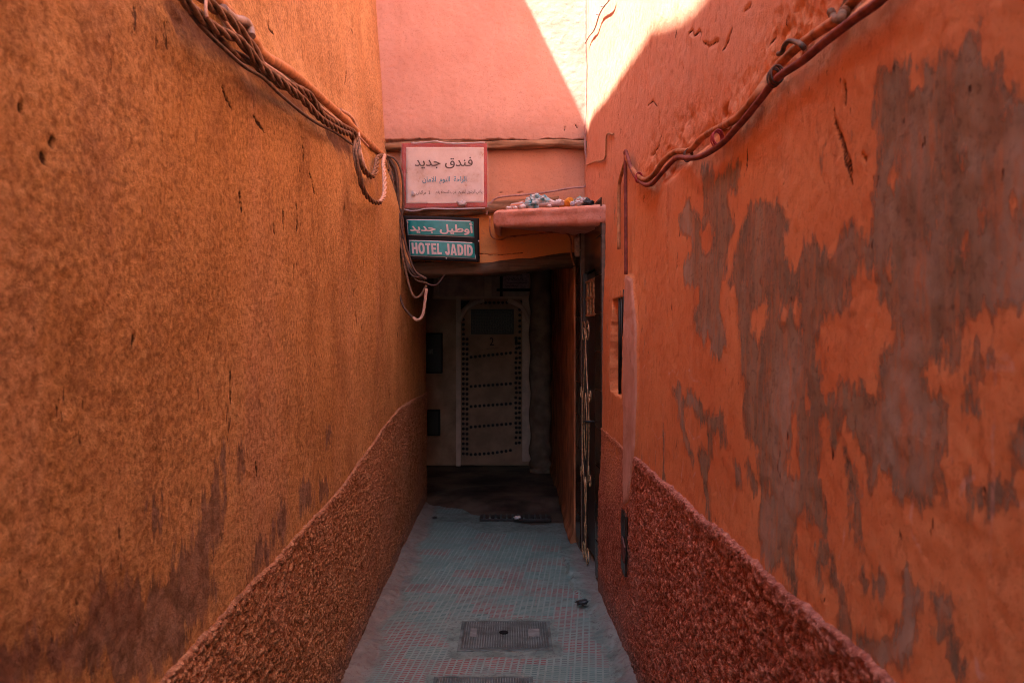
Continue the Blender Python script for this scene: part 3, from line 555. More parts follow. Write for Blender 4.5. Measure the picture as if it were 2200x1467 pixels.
# ------------------------------------------------------------------ house front over the passage
def build_front():
    FY = 6.1
    x = np.linspace(-1.35, .80, 330); t = np.concatenate([np.linspace(0, 1, 360), np.linspace(1, 1.6, 14)[1:]])
    X, T = np.meshgrid(x, t, indexing='ij')
    bot = np.interp(x, [-.75, -.6, -.25, .1, .45, .8], [2.17, 2.165, 2.15, 2.165, 2.20, 2.2])[:, None] + 0 * T
    Z = np.where(T <= 1, bot + (4.3 - bot) * T, 4.3 + (T - 1) / .6 * 3.2)
    zb = 3.098 + .012 * fbm(X, X * 0, 6, 3, 180)
    zb = zb + .010 * fbm(X, X * 0, 22, 3, 183); Yf = FY + .06 * ss(zb + .004, zb - .004, Z) - .03 * ss(2.60, 2.52, Z) + .012 * fbm(X, Z, 1.1, 3, 181) + .005 * fbm(X, Z, 6, 4, 185) + .0015 * fbm(X, Z, 40, 3, 189)
    low = ss(2.6, 2.5, Z); Yf = Yf - .03 * low * ss(.12, 0, Z - bot)
    px = lambda pts: [((800 + a / 3.965 - CU) * FY / FPX, EYE + (CV - 250 - b / 3.965) * FY / FPX) for a, b in pts]
    Q = np.stack([X.ravel(), Z.ravel()], 1)
    cr = linedist(Q, [px([(915,1170),(970,1170),(1000,1180),(1040,1175),(1100,1178),(1210,1165),(1280,1160)]), px([(1085,640),(1100,640)]), px([(1240,640),(1280,635)]), px([(1640,90),(1635,120)]), px([(1730,75),(1745,100)])])
    Yf = Yf + .01 * ss(.008, 0, cr.reshape(X.shape))
    P = np.stack([X, Yf, Z], -1)
    def back(v): v[:, 1] = 10.3; v[:, 2] = np.where(v[:, 2] < 2.4, v[:, 2] + .5, v[:, 2]); return v
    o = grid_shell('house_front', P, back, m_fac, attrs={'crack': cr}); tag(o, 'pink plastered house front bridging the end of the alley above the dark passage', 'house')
    def beam(name, pts, ry, rz, m, seed):
        C = catmull([Vector(p) for p in pts], 14); b = MB(); n = 20; rings = []
        from mathutils import noise
        for i, p in enumerate(C):
            ring = []
            for k in range(n):
                a = 2 * math.pi * k / n; ca, sa = math.cos(a), math.sin(a); e = .62
                q = Vector((0, math.copysign(abs(ca) ** e, ca) * ry, math.copysign(abs(sa) ** e, sa) * rz))
                f = 1 + .22 * noise.noise(Vector((p.x * 4, ca * 1.1 + seed, sa * 1.1))) + .10 * noise.noise(Vector((p.x * 9, ca * 3 + seed, sa * 3)))
                ring.append(b.bm.verts.new(p + q * f))
            rings.append(ring)
        for A, B in zip(rings, rings[1:]):
            for k in range(n): b.bm.faces.new((A[k], A[(k + 1) % n], B[(k + 1) % n], B[k])).smooth = True
        b.bm.faces.new(rings[0][::-1]); b.bm.faces.new(rings[-1]); return b.build(name, m, o)
    q = beam('beam', [PF(u, v, 6.12) for u, v in ((820,319),(880,315),(950,312),(1030,314),(1110,312),(1190,309),(1240,312),(1275,315))], .055, .030, m_wood, 1); q['label'] = 'weathered timber beam across the pink wall'
    q = beam('beam', [PF(u, v, 6.10) for u, v in ((855,452),(920,455),(1000,452),(1060,446),(1130,440),(1200,436))], .05, .042, m_wood, 5); q['label'] = 'weathered timber beam behind the red-edged sign'
    q = beam('lintel', [PF(u, v, 6.16) for u, v in ((860,580),(930,580),(1000,580),(1070,577),(1130,570),(1190,562),(1245,558))], .10, .055, m_lint, 9)
    beam('lintel', [PF(u, v, 6.42) for u, v in ((820,574),(930,574),(1100,572),(1200,566),(1270,562))], .11, .035, m_lint, 14)
    # the little canopy slab over the side door
    a, b_ = Vector((-.125, 5.66, 0)), Vector((.60, 4.93, 0)); nu, nv = 170, 46; V = []
    # rounded cross section swept from the free end to the wall
    rings = []; bm = bmesh.new()
    for i in range(nu + 1):
        s = i / nu; pf = a.lerp(b_, s); zt = 2.488 + (2.416 - 2.488) * s; th = .122 + .012 * s
        if s < .06: k = math.sqrt(max(0, 1 - (1 - s / .06) ** 2)); shrink = .55 + .45 * k
        else: shrink = 1
        back_y = 6.2; ring = []; lift = .075
        prof = [(1, 0), (.75, 0), (.5, 0), (.25, 0), (.1, 0), (.03, .0), (.0, .18), (0, .35), (0, .5), (0, .65), (.0, .82), (.03, 1), (.1, 1), (.25, 1), (.5, 1), (.75, 1), (1, 1)]
        for f, g in prof:
            yy = pf.y + (back_y - pf.y) * f; zz = zt - (th - lift * f) * g if shrink == 1 else zt - th * (.5 + (g - .5) * shrink)
            nn = .007 * float(fbm(np.array([pf.x * 3 + f]), np.array([g * 2. + f * 2]), 3, 4, 200)[0]) + .004 * float(fbm(np.array([pf.x * 16.]), np.array([g * 7. + f * 3]), 3, 3, 205)[0])
            lip = -.012 if (0 < g < .2) else 0
            ring.append(bm.verts.new((pf.x - (.015 * (1 - shrink)), yy + nn + lip, zz + nn * .8)))
        rings.append(ring)
    for A, B in zip(rings, rings[1:]):
        for k in range(len(A) - 1): bm.faces.new((A[k], A[k + 1], B[k + 1], B[k])).smooth = True
    bm.faces.new(rings[0][::-1]); bm.faces.new(rings[-1]); bm.faces.new([r[0] for r in rings] + [r[-1] for r in rings[::-1]])
    mb = MB(); mb.bm.free(); mb.bm = bm; s = mb.build('canopy', m_can, o); s['label'] = 'pink plastered slab canopy over the side door'
    return o
def mat_canopy():
    M = Mat('canopy_plaster', .9, .2); n = M.noise(6, 5, .65); g = M.noise(70, 3)
    c = M.mix(M.step(n, .35, .65), (.52, .225, .155), (.62, .31, .245)); c = M.mix(M.math('MULTIPLY', M.step(g, .45, .33), .4), c, (.34, .13, .09))
    return M.fin(c, M.bump(M.math('ADD', n, M.math('MULTIPLY', g, .5)), .7, .008))
m_can = mat_canopy()
front = build_front()

# ------------------------------------------------------------------ passage: side wall, ceiling, end wall
def build_passage():
    y = np.linspace(6.12, 9.86, 190); z = np.linspace(0, 2.4, 130); Y, Z = np.meshgrid(y, z, indexing='ij')
    X = .475 + .012 * fbm(Y, Z, 1.5, 4, 210) + .006 * fbm(Y, Z, 9, 4, 215) - .03 * ss(.12, 0, Z) + .012 * (Y - 6.1) * 0
    def back(v): v[:, 0] = .92; return v
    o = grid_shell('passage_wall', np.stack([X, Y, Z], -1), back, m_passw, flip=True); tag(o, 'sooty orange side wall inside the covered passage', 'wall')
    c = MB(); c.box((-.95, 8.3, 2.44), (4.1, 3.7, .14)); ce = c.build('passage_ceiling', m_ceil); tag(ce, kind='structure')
    c = MB(); c.box((-.15, -4.4, 3.2), (4.6, 5.6, .25)); ce = c.build('unseen_shade_roof', m_ceil); tag(ce, kind='structure')  # second slab: unseen roof behind the camera, added to darken the near alley
    x = np.linspace(-2.9, .9, 150); z = np.linspace(0, 2.4, 100); X, Z = np.meshgrid(x, z, indexing='ij')
    Yw = 9.80 + .01 * fbm(X, Z, 1.4, 4, 220) + .003 * fbm(X, Z, 12, 3, 225)
    def back2(v): v[:, 1] = 10.4; return v
    w = grid_shell('end_wall', np.stack([X, Yw, Z], -1), back2, m_backwall); tag(w, 'grimy pale plaster wall closing the far end of the dark passage', 'wall')
    p = MB(); C = [Vector((.335, 9.45, z)) for z in (-.05, .0, .03, .1, .25, .6, 1.0, 1.4, 1.8, 2.1, 2.4)]
    p.tube(catmull(C, 4), [.125 + .012 * math.sin(i * 1.3) for i in range(41)], 20, True, .03); q = p.build('pilaster', simple('sooty_pier_plaster', (.20, .135, .10), .9, .2, .35, 5, .4, 0, .01), w); q['label'] = 'rounded plaster pier beside the studded door'
    m = MB(); m.box((-2.95, 8.7, 1.2), (.1, 3.4, 2.4)); s = m.build('passage_wall', m_backwall); tag(s, 'dark side wall of the passage recess behind the ochre wall', 'wall')
build_passage()

# ------------------------------------------------------------------ text
_forms = {}
for cp in range(0xFE70, 0xFEFF):
    d_ = unicodedata.decomposition(chr(cp)).split()
    if len(d_) == 2: _forms.setdefault(chr(int(d_[1], 16)), {})[d_[0][1:-1]] = chr(cp)
def shape_ar(s):
    """joined Arabic letter forms in visual order"""
    s = s.replace('لا', '\ue000'); out = []
    F = dict(_forms); F['\ue000'] = {'isolated': '\ufefb', 'final': '\ufefc'}
    nx = lambda c: c in F and 'initial' in F[c]
    pv = lambda c: c in F and 'final' in F[c]
    for i, c in enumerate(s):
        if c not in F: out.append(c); continue
        p = i > 0 and nx(s[i - 1]) and pv(c); n = i + 1 < len(s) and nx(c) and pv(s[i + 1])
        k = 'medial' if p and n else 'final' if p else 'initial' if n else 'isolated'; out.append(F[c].get(k, F[c].get('isolated', c)))
    return ''.join(reversed(out))
def text_geo(s, bold=0.0, res=4):
    if s == 'HOTEL JADID': return block_text(s)
    cu = bpy.data.curves.new('txt', 'FONT'); cu.body = s; cu.size = 1; cu.resolution_u = res
    o = bpy.data.objects.new('txt', cu); COL.objects.link(o); bpy.context.view_layer.update()
    dg = bpy.context.evaluated_depsgraph_get(); me = bpy.data.meshes.new_from_object(o.evaluated_get(dg))
    bpy.data.objects.remove(o); bpy.data.curves.remove(cu)
    V = np.array([v.co[:2] for v in me.vertices]); F = [list(p.vertices) for p in me.polygons]; bpy.data.meshes.remove(me)
    if bold:
        n = len(V); V0 = V; F0 = F; V = []; F = []
        for k in range(6): V.append(V0 + bold * np.array([math.cos(k * math.pi / 3), math.sin(k * math.pi / 3)])); F += [[i + k * n for i in f] for f in F0]
        V = np.concatenate(V)
    V = (V - V.min(0)) / np.maximum(V.max(0) - V.min(0), 1e-9); return V, F
def block_text(txt, st=.25):
    """heavy grotesque capitals drawn as strokes"""
    V, F = [], []; x0 = 0.0
    def quad(*p):
        n = len(V); V.extend([(x0 + a, b) for a, b in p]); F.append([n, n + 1, n + 2, n + 3])
    def box(a, b, c, d): quad((a, b), (c, b), (c, d), (a, d))
    def arc(cx, cy, rx, ry, ix, iy, a0, a1, n=20):
        for i in range(n):
            P = []
            for a, (q, t) in ((a0 + (a1 - a0) * i / n, (ix, iy)), (a0 + (a1 - a0) * i / n, (rx, ry)), (a0 + (a1 - a0) * (i + 1) / n, (rx, ry)), (a0 + (a1 - a0) * (i + 1) / n, (ix, iy))):
                c_, s_ = math.cos(a), math.sin(a); e = .8; P.append((cx + q * math.copysign(abs(c_) ** e, c_), cy + t * math.copysign(abs(s_) ** e, s_)))
            quad(*P)
    for ch in txt:
        w = {'H': .74, 'O': .80, 'T': .66, 'E': .62, 'L': .58, 'J': .58, 'A': .80, 'D': .74, 'I': st, ' ': .22}[ch]
        if ch == 'H': box(0, 0, st, 1); box(w - st, 0, w, 1); box(st, .40, w - st, .61)
        if ch == 'O': arc(w / 2, .5, w / 2, .52, w / 2 - st, .52 - .21, 0, 2 * math.pi, 32)
        if ch == 'T': box(0, .79, w, 1); box(w / 2 - st / 2, 0, w / 2 + st / 2, .79)
        if ch == 'E': box(0, 0, st, 1); box(st, .79, w, 1); box(st, .41, w * .94, .61); box(st, 0, w, .21)
        if ch == 'L': box(0, 0, st, 1); box(st, 0, w, .21)
        if ch == 'I': box(0, 0, st, 1)
        if ch == 'J': box(w - st, .30, w, 1); arc(w / 2, .30, w / 2, .32, w / 2 - st, .32 - .21, 0, -math.pi)
        if ch == 'A': quad((0, 0), (st, 0), (w / 2 + .05, 1), (w / 2 - .14, 1)); quad((w - st, 0), (w, 0), (w / 2 + .14, 1), (w / 2 - .05, 1)); box(w * .27, .18, w * .73, .37)
        if ch == 'D': box(0, 0, st, 1); arc(st * .8, .5, w - st * .8, .5, w - st * 1.8, .5 - .21, -math.pi / 2, math.pi / 2)
        x0 += w + .10
    V = np.array(V); return (V - V.min(0)) / (V.max(0) - V.min(0)), F
class Sheet:
    """a sign surface: bilinear patch of four corners (tl, tr, br, bl) with a bulge"""
    def __init__(s, tl, tr, br, bl, bulge=0.0, warp=None): s.c = [Vector(p) for p in (tl, tr, br, bl)]; s.b = bulge; s.w = warp
    def at(s, u, v, off=0.0):
        a = s.c[0].lerp(s.c[1], u); b = s.c[3].lerp(s.c[2], u); p = a.lerp(b, v)
        p.y -= off + s.b * math.sin(math.pi * u) + (s.w(u, v) if s.w else 0); return p
    def grid(s, u0, u1, v0, v1, off, name, m, parent, n=24, th=.002):
        P = np.array([[s.at(u0 + (u1 - u0) * i / n, v1 + (v0 - v1) * j / n, off) for j in range(n + 1)] for i in range(n + 1)])
        def back(q): q[:, 1] += th; return q
        return grid_shell(name, P, back, m, parent=parent)
    def text(s, string, u0, u1, v0, v1, off, name, m, parent, bold=0.0):
        V, F = text_geo(string, bold); P = [s.at(u0 + (u1 - u0) * x, v1 + (v0 - v1) * y, off + 4e-5 * (i * 6 // len(V))) for i, (x, y) in enumerate(V)]
        me = bpy.data.meshes.new(name); me.from_pydata([tuple(p) for p in P], [], F); me.update(); return link(name, me, m, parent)
px1 = lambda a, b, d: PF(800 + a / 3.965, 250 + b / 3.965, d)

# red-edged paper sign
sg = empty('hotel_sign', px1(610, 500, 5.97)); tag(sg, 'white hotel sign with red border and Arabic lettering under torn clear plastic', 'sign')
def wv(u, v): return .006 * math.sin(u * 5 + v * 3) + .004 * math.sin(u * 11 - v * 7) + .010 * math.exp(-((u - .55) ** 2) / .02) * max(0, 1 - v * 5)
S = Sheet(px1(248, 232, 5.99), px1(975, 232, 5.99), px1(978, 775, 5.99), px1(250, 785, 5.99), 0, lambda u, v: wv(u, v) * .6)
S.grid(0, 1, 0, 1, 0, 'board', m_redb, sg, 30, .012)
S.grid(.055, .965, .06, .925, .004, 'paper', m_paper, sg, 30, .002)
o = S.text(shape_ar('فندق جديد'), .155, .835, .215, .395, .011, 'lettering', m_ink, sg, .012); o['label'] = 'black Arabic headline'
o = S.text(shape_ar('الراحة  النوم  الامان'), .245, .76, .515, .64, .011, 'lettering', m_blueink, sg, .016); o['label'] = 'blue Arabic slogan'
o = S.text(shape_ar('رياض الزيتون القديم   درب السحلة رقم ') , .40, .955, .725, .805, .011, 'lettering', m_ink, sg, .004); o['label'] = 'small black address line'
S.text('2', .315, .335, .735, .785, .011, 'lettering', m_ink, sg, .004); S.text(shape_ar('مراكش'), .175, .29, .73, .80, .011, 'lettering', m_ink, sg, .004)
Sf = Sheet(px1(238, 226, 5.98), px1(985, 222, 5.98), px1(1000, 780, 5.98), px1(245, 795, 5.98), 0, lambda u, v: .5 * wv(u, v) + .005 * math.sin(u * 23 + v * 31) * (v > .8) + .004 * math.sin(u * 14 - v * 19 + 2 * math.sin(v * 9)))
Sf.grid(0, 1, 0, 1, .012, 'plastic_film', m_film, sg, 60, .0006)
fl = MB(); fl.blob(px1(765, 740, 5.965), (.035, .008, .02), .5, 2.2, 3, 3); q = fl.build('torn_flap', m_white, sg); q['label'] = 'curled torn scrap of plastic at the lower edge'
fl = MB(); fl.blob(px1(350, 660, 5.968), (.014, .006, .018), .5, 2.2, 5, 3); fl.build('torn_flap', m_white, sg)
fl = MB(); fl.tube(catmull([px1(330, 228, 5.97), px1(450, 222, 5.965), px1(540, 214, 5.955), px1(585, 222, 5.96), px1(720, 232, 5.97), px1(960, 224, 5.97)], 6), .006, 6, True, .3); fl.build('film_edge', m_white, sg)
fl = MB(); fl.tube(catmull([px1(260, 792, 5.97), px1(330, 806, 5.965), px1(400, 800, 5.962), px1(470, 786, 5.97), px1(700, 790, 5.97), px1(960, 782, 5.97)], 6), .005, 6, True, .3); fl.build('film_edge', m_white, sg)

# teal enamel sign
tg = empty('hotel_sign', px1(600, 1040, 5.98)); tag(tg, 'black plate sign with two teal panels, Arabic above HOTEL JADID', 'sign')
B = Sheet(px1(255, 846, 5.96), px1(908, 868, 6.0), px1(915, 1243, 6.0), px1(318, 1222, 5.96), .022)
B.grid(0, 1, 0, 1, 0, 'plate', m_black, tg, 24, .006)
for (c, txt, uu, bold) in (([(292, 880), (868, 893), (876, 1034), (303, 1013)], shape_ar('أوطيل جديد'), (.035, .975, .12, .88), .030), ([(310, 1056), (875, 1077), (882, 1214), (320, 1190)], 'HOTEL JADID', (.04, .96, .14, .86), .045)):
    T_ = Sheet(*[px1(a, b, dd) for (a, b), dd in zip(c, (5.957, 5.997, 5.997, 5.957))], .022)
    T_.grid(.0, 1.0, -.01, 1.01, .003, 'panel_border', m_white, tg, 16, .001); T_.grid(.012, .988, .035, .965, .0045, 'panel', m_teal, tg, 16, .001)
    q = T_.text(txt, *uu, .009, 'lettering', m_white, tg, bold); q['label'] = 'pale lettering HOTEL JADID' if txt[0] == 'H' else 'pale Arabic lettering'
for a, b in ((300, 905), (905, 1062), (630, 1208)):
    sc = MB(); sc.lathe([(.006, 0), (.006, .002), (.003, .004)], Matrix.Translation(px1(a, b, 5.945)) @ Matrix.Rotation(R(90), 4, 'X'), 10); sc.build('screw', m_white, tg)

# ------------------------------------------------------------------ studded door at the end of the passage
def build_studded():
    d = 9.74; q = lambda u, v, dd=d: PF(u, v, dd)
    t = empty('studded_door', (-.25, d, .02)); tag(t, 'pale studded double-row door with carved panel and number 2 under an arched frame', 'door')
    def slab(name, u0, u1, v0, v1, m, y0=d, th=.04, bev=.004, parent=t):
        a, b = PF(u0, v1, d), PF(u1, v0, d); mb = MB(); mb.box(((a.x + b.x) / 2, y0 + th / 2, (a.z + b.z) / 2), (b.x - a.x, th, b.z - a.z), None, bev); return mb.build(name, m, parent)
    leaf = slab('leaf', 990, 1122, 640, 998, m_leaf)
    slab('jamb', 980, 990, 636, 1000, m_frame, d - .03, .09); slab('jamb', 1122, 1140, 636, 990, m_frame, d - .03, .09)
    slab('transom_bar', 930, 1165, 637, 642, m_frame, d - .045, .10); slab('transom_post', 1041, 1056, 580, 637, m_frame, d - .04, .09)
    slab('transom_post', 932, 943, 570, 637, m_frame, d - .04, .09); slab('transom_post', 1155, 1164, 570, 637, m_frame, d - .04, .09)
    slab('pane', 943, 1041, 575, 637, m_glass, d, .02, 0); p2 = slab('pane', 1056, 1155, 575, 637, m_glass, d, .02, 0); p2['label'] = 'dusty pane with taped paper notice'
    nt = slab('notice', 1080, 1137, 588, 621, simple('lilac_paper', (.40, .30, .34), .8), d - .004, .002, 0)
    for k, (v0, v1, u0, u1) in enumerate(((590, 592, 1090, 1122), (597, 602, 1084, 1124), (607, 609, 1088, 1132), (613, 616, 1085, 1112))):
        C = [PF(u0 + (u1 - u0) * i / 14, (v0 + v1) / 2 + (v1 - v0) * .7 * math.sin(i * 2.3 + k), d - .007) for i in range(15)]; w = MB(); w.tube(C, .0035, 4); w.build('handwriting', m_ink, t)
    slab('tape', 1074, 1080, 583, 637, m_black, d - .010, .003, 0); slab('tape', 1067, 1152, 620, 626, m_black, d - .014, .003, 0); slab('tape', 1080, 1152, 582, 587, m_black, d - .018, .003, 0)
    for (pts) in ([(985, 694), (1000, 665), (1020, 651), (1040, 645)], [(1091, 645), (1107, 652), (1124, 664), (1139, 694)]):
        mb = MB(); mb.tube(catmull([q(u, v, d - .05) for u, v in pts], 5), .028, 6); mb.build('arch_moulding', m_frame, t)
    for pts in ([(987, 646), (1010, 646), (988, 668)], [(1138, 646), (1116, 646), (1138, 666)]):
        mb = MB(); mb.poly([q(u, v, d - .008) for u, v in pts], (0, .006, 0)); mb.build('spandrel', m_black, t)
    # carved panel: frame and lattice
    slab('carved_panel', 1012, 1104, 664, 718, m_dark, d - .012, .02, .004)
    lat = MB()
    for k in range(16):
        u = 1016 + k * 5.6; lat.tube([q(u + 1.2 * math.sin(j * 1.5 + k), 666 + j * 3.3, d - .016) for j in range(16)], .006, 4)
    for k in range(8): lat.tube([q(1014 + j * 6, 668 + k * 6.6 + 1.2 * math.sin(j * 2 + k), d - .018) for j in range(15)], .005, 4)
    lat.build('lattice', simple('carved_bronze', (.05, .038, .028), .5, .4), t)
    V, F = text_geo('2', .01); me = bpy.data.meshes.new('numeral'); me.from_pydata([tuple(PF(1052 + 9 * x, 742 - 17 * y, d - .004)) for x, y in V], [], F); link('numeral', me, m_ink, t)
    w = MB(); w.tube([q(1045, 749), q(1069, 748)], .004, 4); w.build('underline', m_ink, t)
    # studs
    P = []
    for i in range(24):
        v = 728 + i * 10.7
        for u in (995.5, 1003.5): P.append((u, v + (0 if u < 1000 else .5)))
        if not 21 < i: 
            for u in (1109, 1116.5): P.append((u + rng.uniform(-1, 1), v - 2 + rng.uniform(-1, 1)))
    for i in range(5): P.append((995.5, 676 + i * 10.5)); P.append((1116.5, 665 + i * 12))
    for v0, v1 in ((767, 758), (830, 824), (873, 867), (917, 910), (976, 967)):
        for i in range(10): P.append((1012 + i * 9.4, v0 + (v1 - v0) * i / 9 + 1.6 * math.sin(i / 9 * 3.14) * (1 if v0 > 970 else 0)))
    for i in range(7): P.append((1034 + i * 9.2, 650))
    for i in range(4): P.append((1109, 726 + i * 4))
    mb = MB(); mb.lathe([(.020, 0), (.0185, .006), (.013, .012), (.005, .015)], Matrix.Rotation(R(90), 4, 'X'), 12); st = mb.build('stud', m_dark, t); me = st.data
    P.sort(key=lambda p: abs(p[1] - 850))
    for i, (u, v) in enumerate(P[:100]):
        o = st if i == 0 else st.copy()
        if i: COL.objects.link(o)
        o.location = q(u, v) ; o.rotation_euler = (0, rng.uniform(0, 6), 0)
    rest = MB()
    for u, v in P[100:]: rest.lathe([(.020, 0), (.0185, .006), (.013, .012), (.005, .015)], Matrix.Translation(q(u, v)) @ Matrix.Rotation(R(90), 4, 'X'), 12)
    s = rest.build('studs', m_dark, t); s['kind'] = 'stuff'
    # meter boxes on the wall
    for (u0, u1, v0, v1, lab) in ((906, 950, 715, 802, 'black meter box on the end wall, the upper and larger of the pair'), (917, 945, 880, 936, 'small black meter box low on the end wall under the larger one')):
        a, b = PF(u0, v1, 9.7), PF(u1, v0, 9.7); e = empty('meter_box', ((a.x + b.x) / 2, 9.78, a.z)); tag(e, lab, 'meter box', 'black boxes on the end wall')
        mb = MB(); mb.box(((a.x + b.x) / 2, 9.745, (a.z + b.z) / 2), (b.x - a.x, .09, b.z - a.z), None, .006); mb.build('case', m_black, e)
        mb = MB(); mb.box(((a.x + b.x) / 2, 9.696, (a.z + b.z) / 2), (b.x - a.x - .04, .008, b.z - a.z - .04), None, .003); mb.build('lid', m_dark, e)
        if v0 < 800:
            mb = MB(); c = PF(925, 755, 9.689); mb.box(c, (.06, .003, .06), None, .0); mb.build('sticker', simple('faded_sticker', (.10, .09, .085), .7, .3, .6, 60), e)
build_studded()

# ------------------------------------------------------------------ side door in the right wall
def build_side_door():
    A_, B_ = Vector((.485, 6.07, 0)), Vector((.555, 4.975, 0)); D = (B_ - A_).normalized(); Nn = Vector((-D.y, D.x, 0)); 
    if Nn.x > 0: Nn = -Nn
    L = (B_ - A_).length; rot = Matrix((D, -Nn, Vector((0, 0, 1)))).transposed()
    W_ = lambda u, z, off=0.0: A_ + D * u + Nn * off + Vector((0, 0, z))
    t = empty('metal_door', W_(.55, .07)); tag(t, 'dark brown metal side door with curled gilt ironwork in a tiled surround', 'door')
    def slab(name, u0, u1, z0, z1, off, th, m, bev=.004, parent=t):
        mb = MB(); mb.box(W_((u0 + u1) / 2, (z0 + z1) / 2, off - th / 2), (u1 - u0, th, z1 - z0), rot, bev); return mb.build(name, m, parent)
    for u0, u1 in ((.0, .24), (.88, L)):
        sr = slab('tile_surround', u0, u1, .0, 2.40, -.006, .10, m_grout, 0)
        z = .04; k = 0
        while z < 2.36:
            h = .236; tl = MB(); tl.box(W_((u0 + u1) / 2, z + h / 2, -.003), (u1 - u0 - .006, .008, h), rot, .002); q = tl.build('tile', m_tile, sr); z += .243
    slab('head_panel', .24, .88, 2.05, 2.40, -.03, .06, m_tile)
    leaf = slab('leaf', .27, .85, .07, 2.04, -.045, .04, m_door, .004)
    slab('jamb', .24, .27, .05, 2.05, -.01, .07, m_door); slab('jamb', .85, .88, .05, 2.05, -.01, .07, m_door)
    for z0, z1 in ((.16, .62), (.72, 1.22), (1.32, 1.66)): slab('raised_panel', .34, .78, z0, z1, -.040, .012, m_door, .005)
    # upper brass fretwork
    fr = MB()
    for k in range(4): fr.box(W_(.36 + k * .13, 1.86, -.034), (.05, .01, .26), rot, .003)
    for z in (1.74, 1.86, 1.98): fr.box(W_(.56, z, -.030), (.50, .008, .018), rot, .002)
    fr.build('fretwork', m_brass, t)
    def scroll(c, r0, turns, a0, sgn):
        P = []
        for i in range(int(26 * turns)):
            a = a0 + sgn * 2 * math.pi * i / 26; r = r0 * (1 - .72 * i / (26 * turns)); P.append((c[0] + r * math.cos(a), c[1] + r * math.sin(a)))
        return P
    ir = []
    for s in (-1, 1):
        cu = .56
        top = scroll((cu + s * .085, 1.62), .085, 1.35, math.pi if s > 0 else 0, -s)
        stem = [(cu + s * .0, 1.52), (cu + s * .07, 1.30), (cu + s * .13, 1.10), (cu + s * .15, .92), (cu + s * .12, .72), (cu + s * .03, .52), (cu + s * .0, .40), (cu + s * .03, .22)]
        ir.append(top[::-1] + [(cu + s * .0, 1.56)] + stem)
        ir.append(scroll((cu + s * .085, .105), .072, 1.3, math.pi if s > 0 else 0, s)[::-1] + [(cu + s * .01, .19), (cu + s * .05, .30)])
        ir.append([(cu, 1.20), (cu + s * .05, 1.08), (cu + s * .06, .98), (cu + s * .04, .84), (cu, .74)])
        ir.append([(cu, .62), (cu + s * .04, .50), (cu, .36)])
        ir.append(scroll((cu + s * .20, 1.20), .05, 1.2, 0 if s < 0 else math.pi, s)[::-1] + [(cu + s * .14, 1.10), (cu + s * .16, .95)])
        ir.append(scroll((cu + s * .19, .62), .05, 1.2, 0 if s < 0 else math.pi, -s)[::-1] + [(cu + s * .14, .72)])
    for P in ir:
        mb = MB(); C = catmull([W_(u, z, .012) for u, z in P], 3); mb.tube(C, .0042, 6); mb.build('scroll_bar', m_brass, t)
    h = MB(); h.box(W_(.72, .98, -.028), (.05, .012, .20), rot, .003); h.tube(catmull([W_(.72, 1.02, -.02), W_(.72, 1.02, .03), W_(.68, 1.02, .035), W_(.62, 1.01, .034)], 5), .009, 8); h.build('handle', m_dark, t)
    # pale switch box above the surround
    e = empty('junction_box', PF(1241, 535, 5.93)); tag(e, 'pale plastered junction box beside the canopy above the tiled surround', 'junction box')
    c = PF(1243, 530, 5.90); mb = MB(); mb.box(c, (.06, .06, .15), None, .014, 3); mb.build('case', simple('grubby_cream', (.34, .25, .20), .8, .3, .3), e)
    mb = MB(); mb.box(c + Vector((0, -.032, 0)), (.048, .006, .012), None, .002); mb.tube([c + Vector((0, 0, .07)), c + Vector((.005, 0, .12)), c + Vector((.02, .0, .16))], .008, 8); mb.build('gland', m_grey, e)
build_side_door()

# ------------------------------------------------------------------ things in the right wall's slots
def slot_things():
    a = PR(1333, 742); e = empty('slot_window', (a.x + .05, a.y, 1.3)); e.parent = right; e['label'] = 'narrow barred slot window in the wall'
    x = float(Xr(4.25, 1.5)) + .022
    mb = MB(); mb.box((x, 4.30, 1.55), (.012, .36, .54)); g = mb.build('pane', simple('dark_pane', (.05, .03, .04), .25, .5), None); g.parent = e; g.matrix_parent_inverse = Matrix.Translation(-Vector(e.location))
    for k in range(3):
        mb = MB(); mb.tube([(x - .012, 4.20 + .09 * k, 1.27), (x - .012, 4.20 + .09 * k, 1.84)], .006, 8); q = mb.build('bar', m_dark); q.parent = e; q.matrix_parent_inverse = Matrix.Translation(-Vector(e.location))
slot_things()
mb = MB(); a_, b_ = PR(1336, 1086, .020), PR(1346, 1086, .020); zc_ = .58; mb.box(((a_.x + b_.x) / 2, (a_.y + b_.y) / 2, .575), (.012, a_.y - b_.y, .30), Matrix.Rotation(R(3), 3, 'X'), .002); o = mb.build('slot_shade_plate', m_door, right); o['label'] = 'dark flush plate standing for the shaded service slot in the red rough-cast'  # flush dark plate: the shade of the slot opening put in as colour
mb = MB(); p = PR(1339, 1180, .034); mb.box(p, (.008, .10, .09), Matrix.Rotation(R(18), 3, 'X'), .003); o = mb.build('access_plate', simple('rusty_plate', (.11, .045, .04), .7, .3, .4), right); o['label'] = 'loose rusty plate in the low slot'

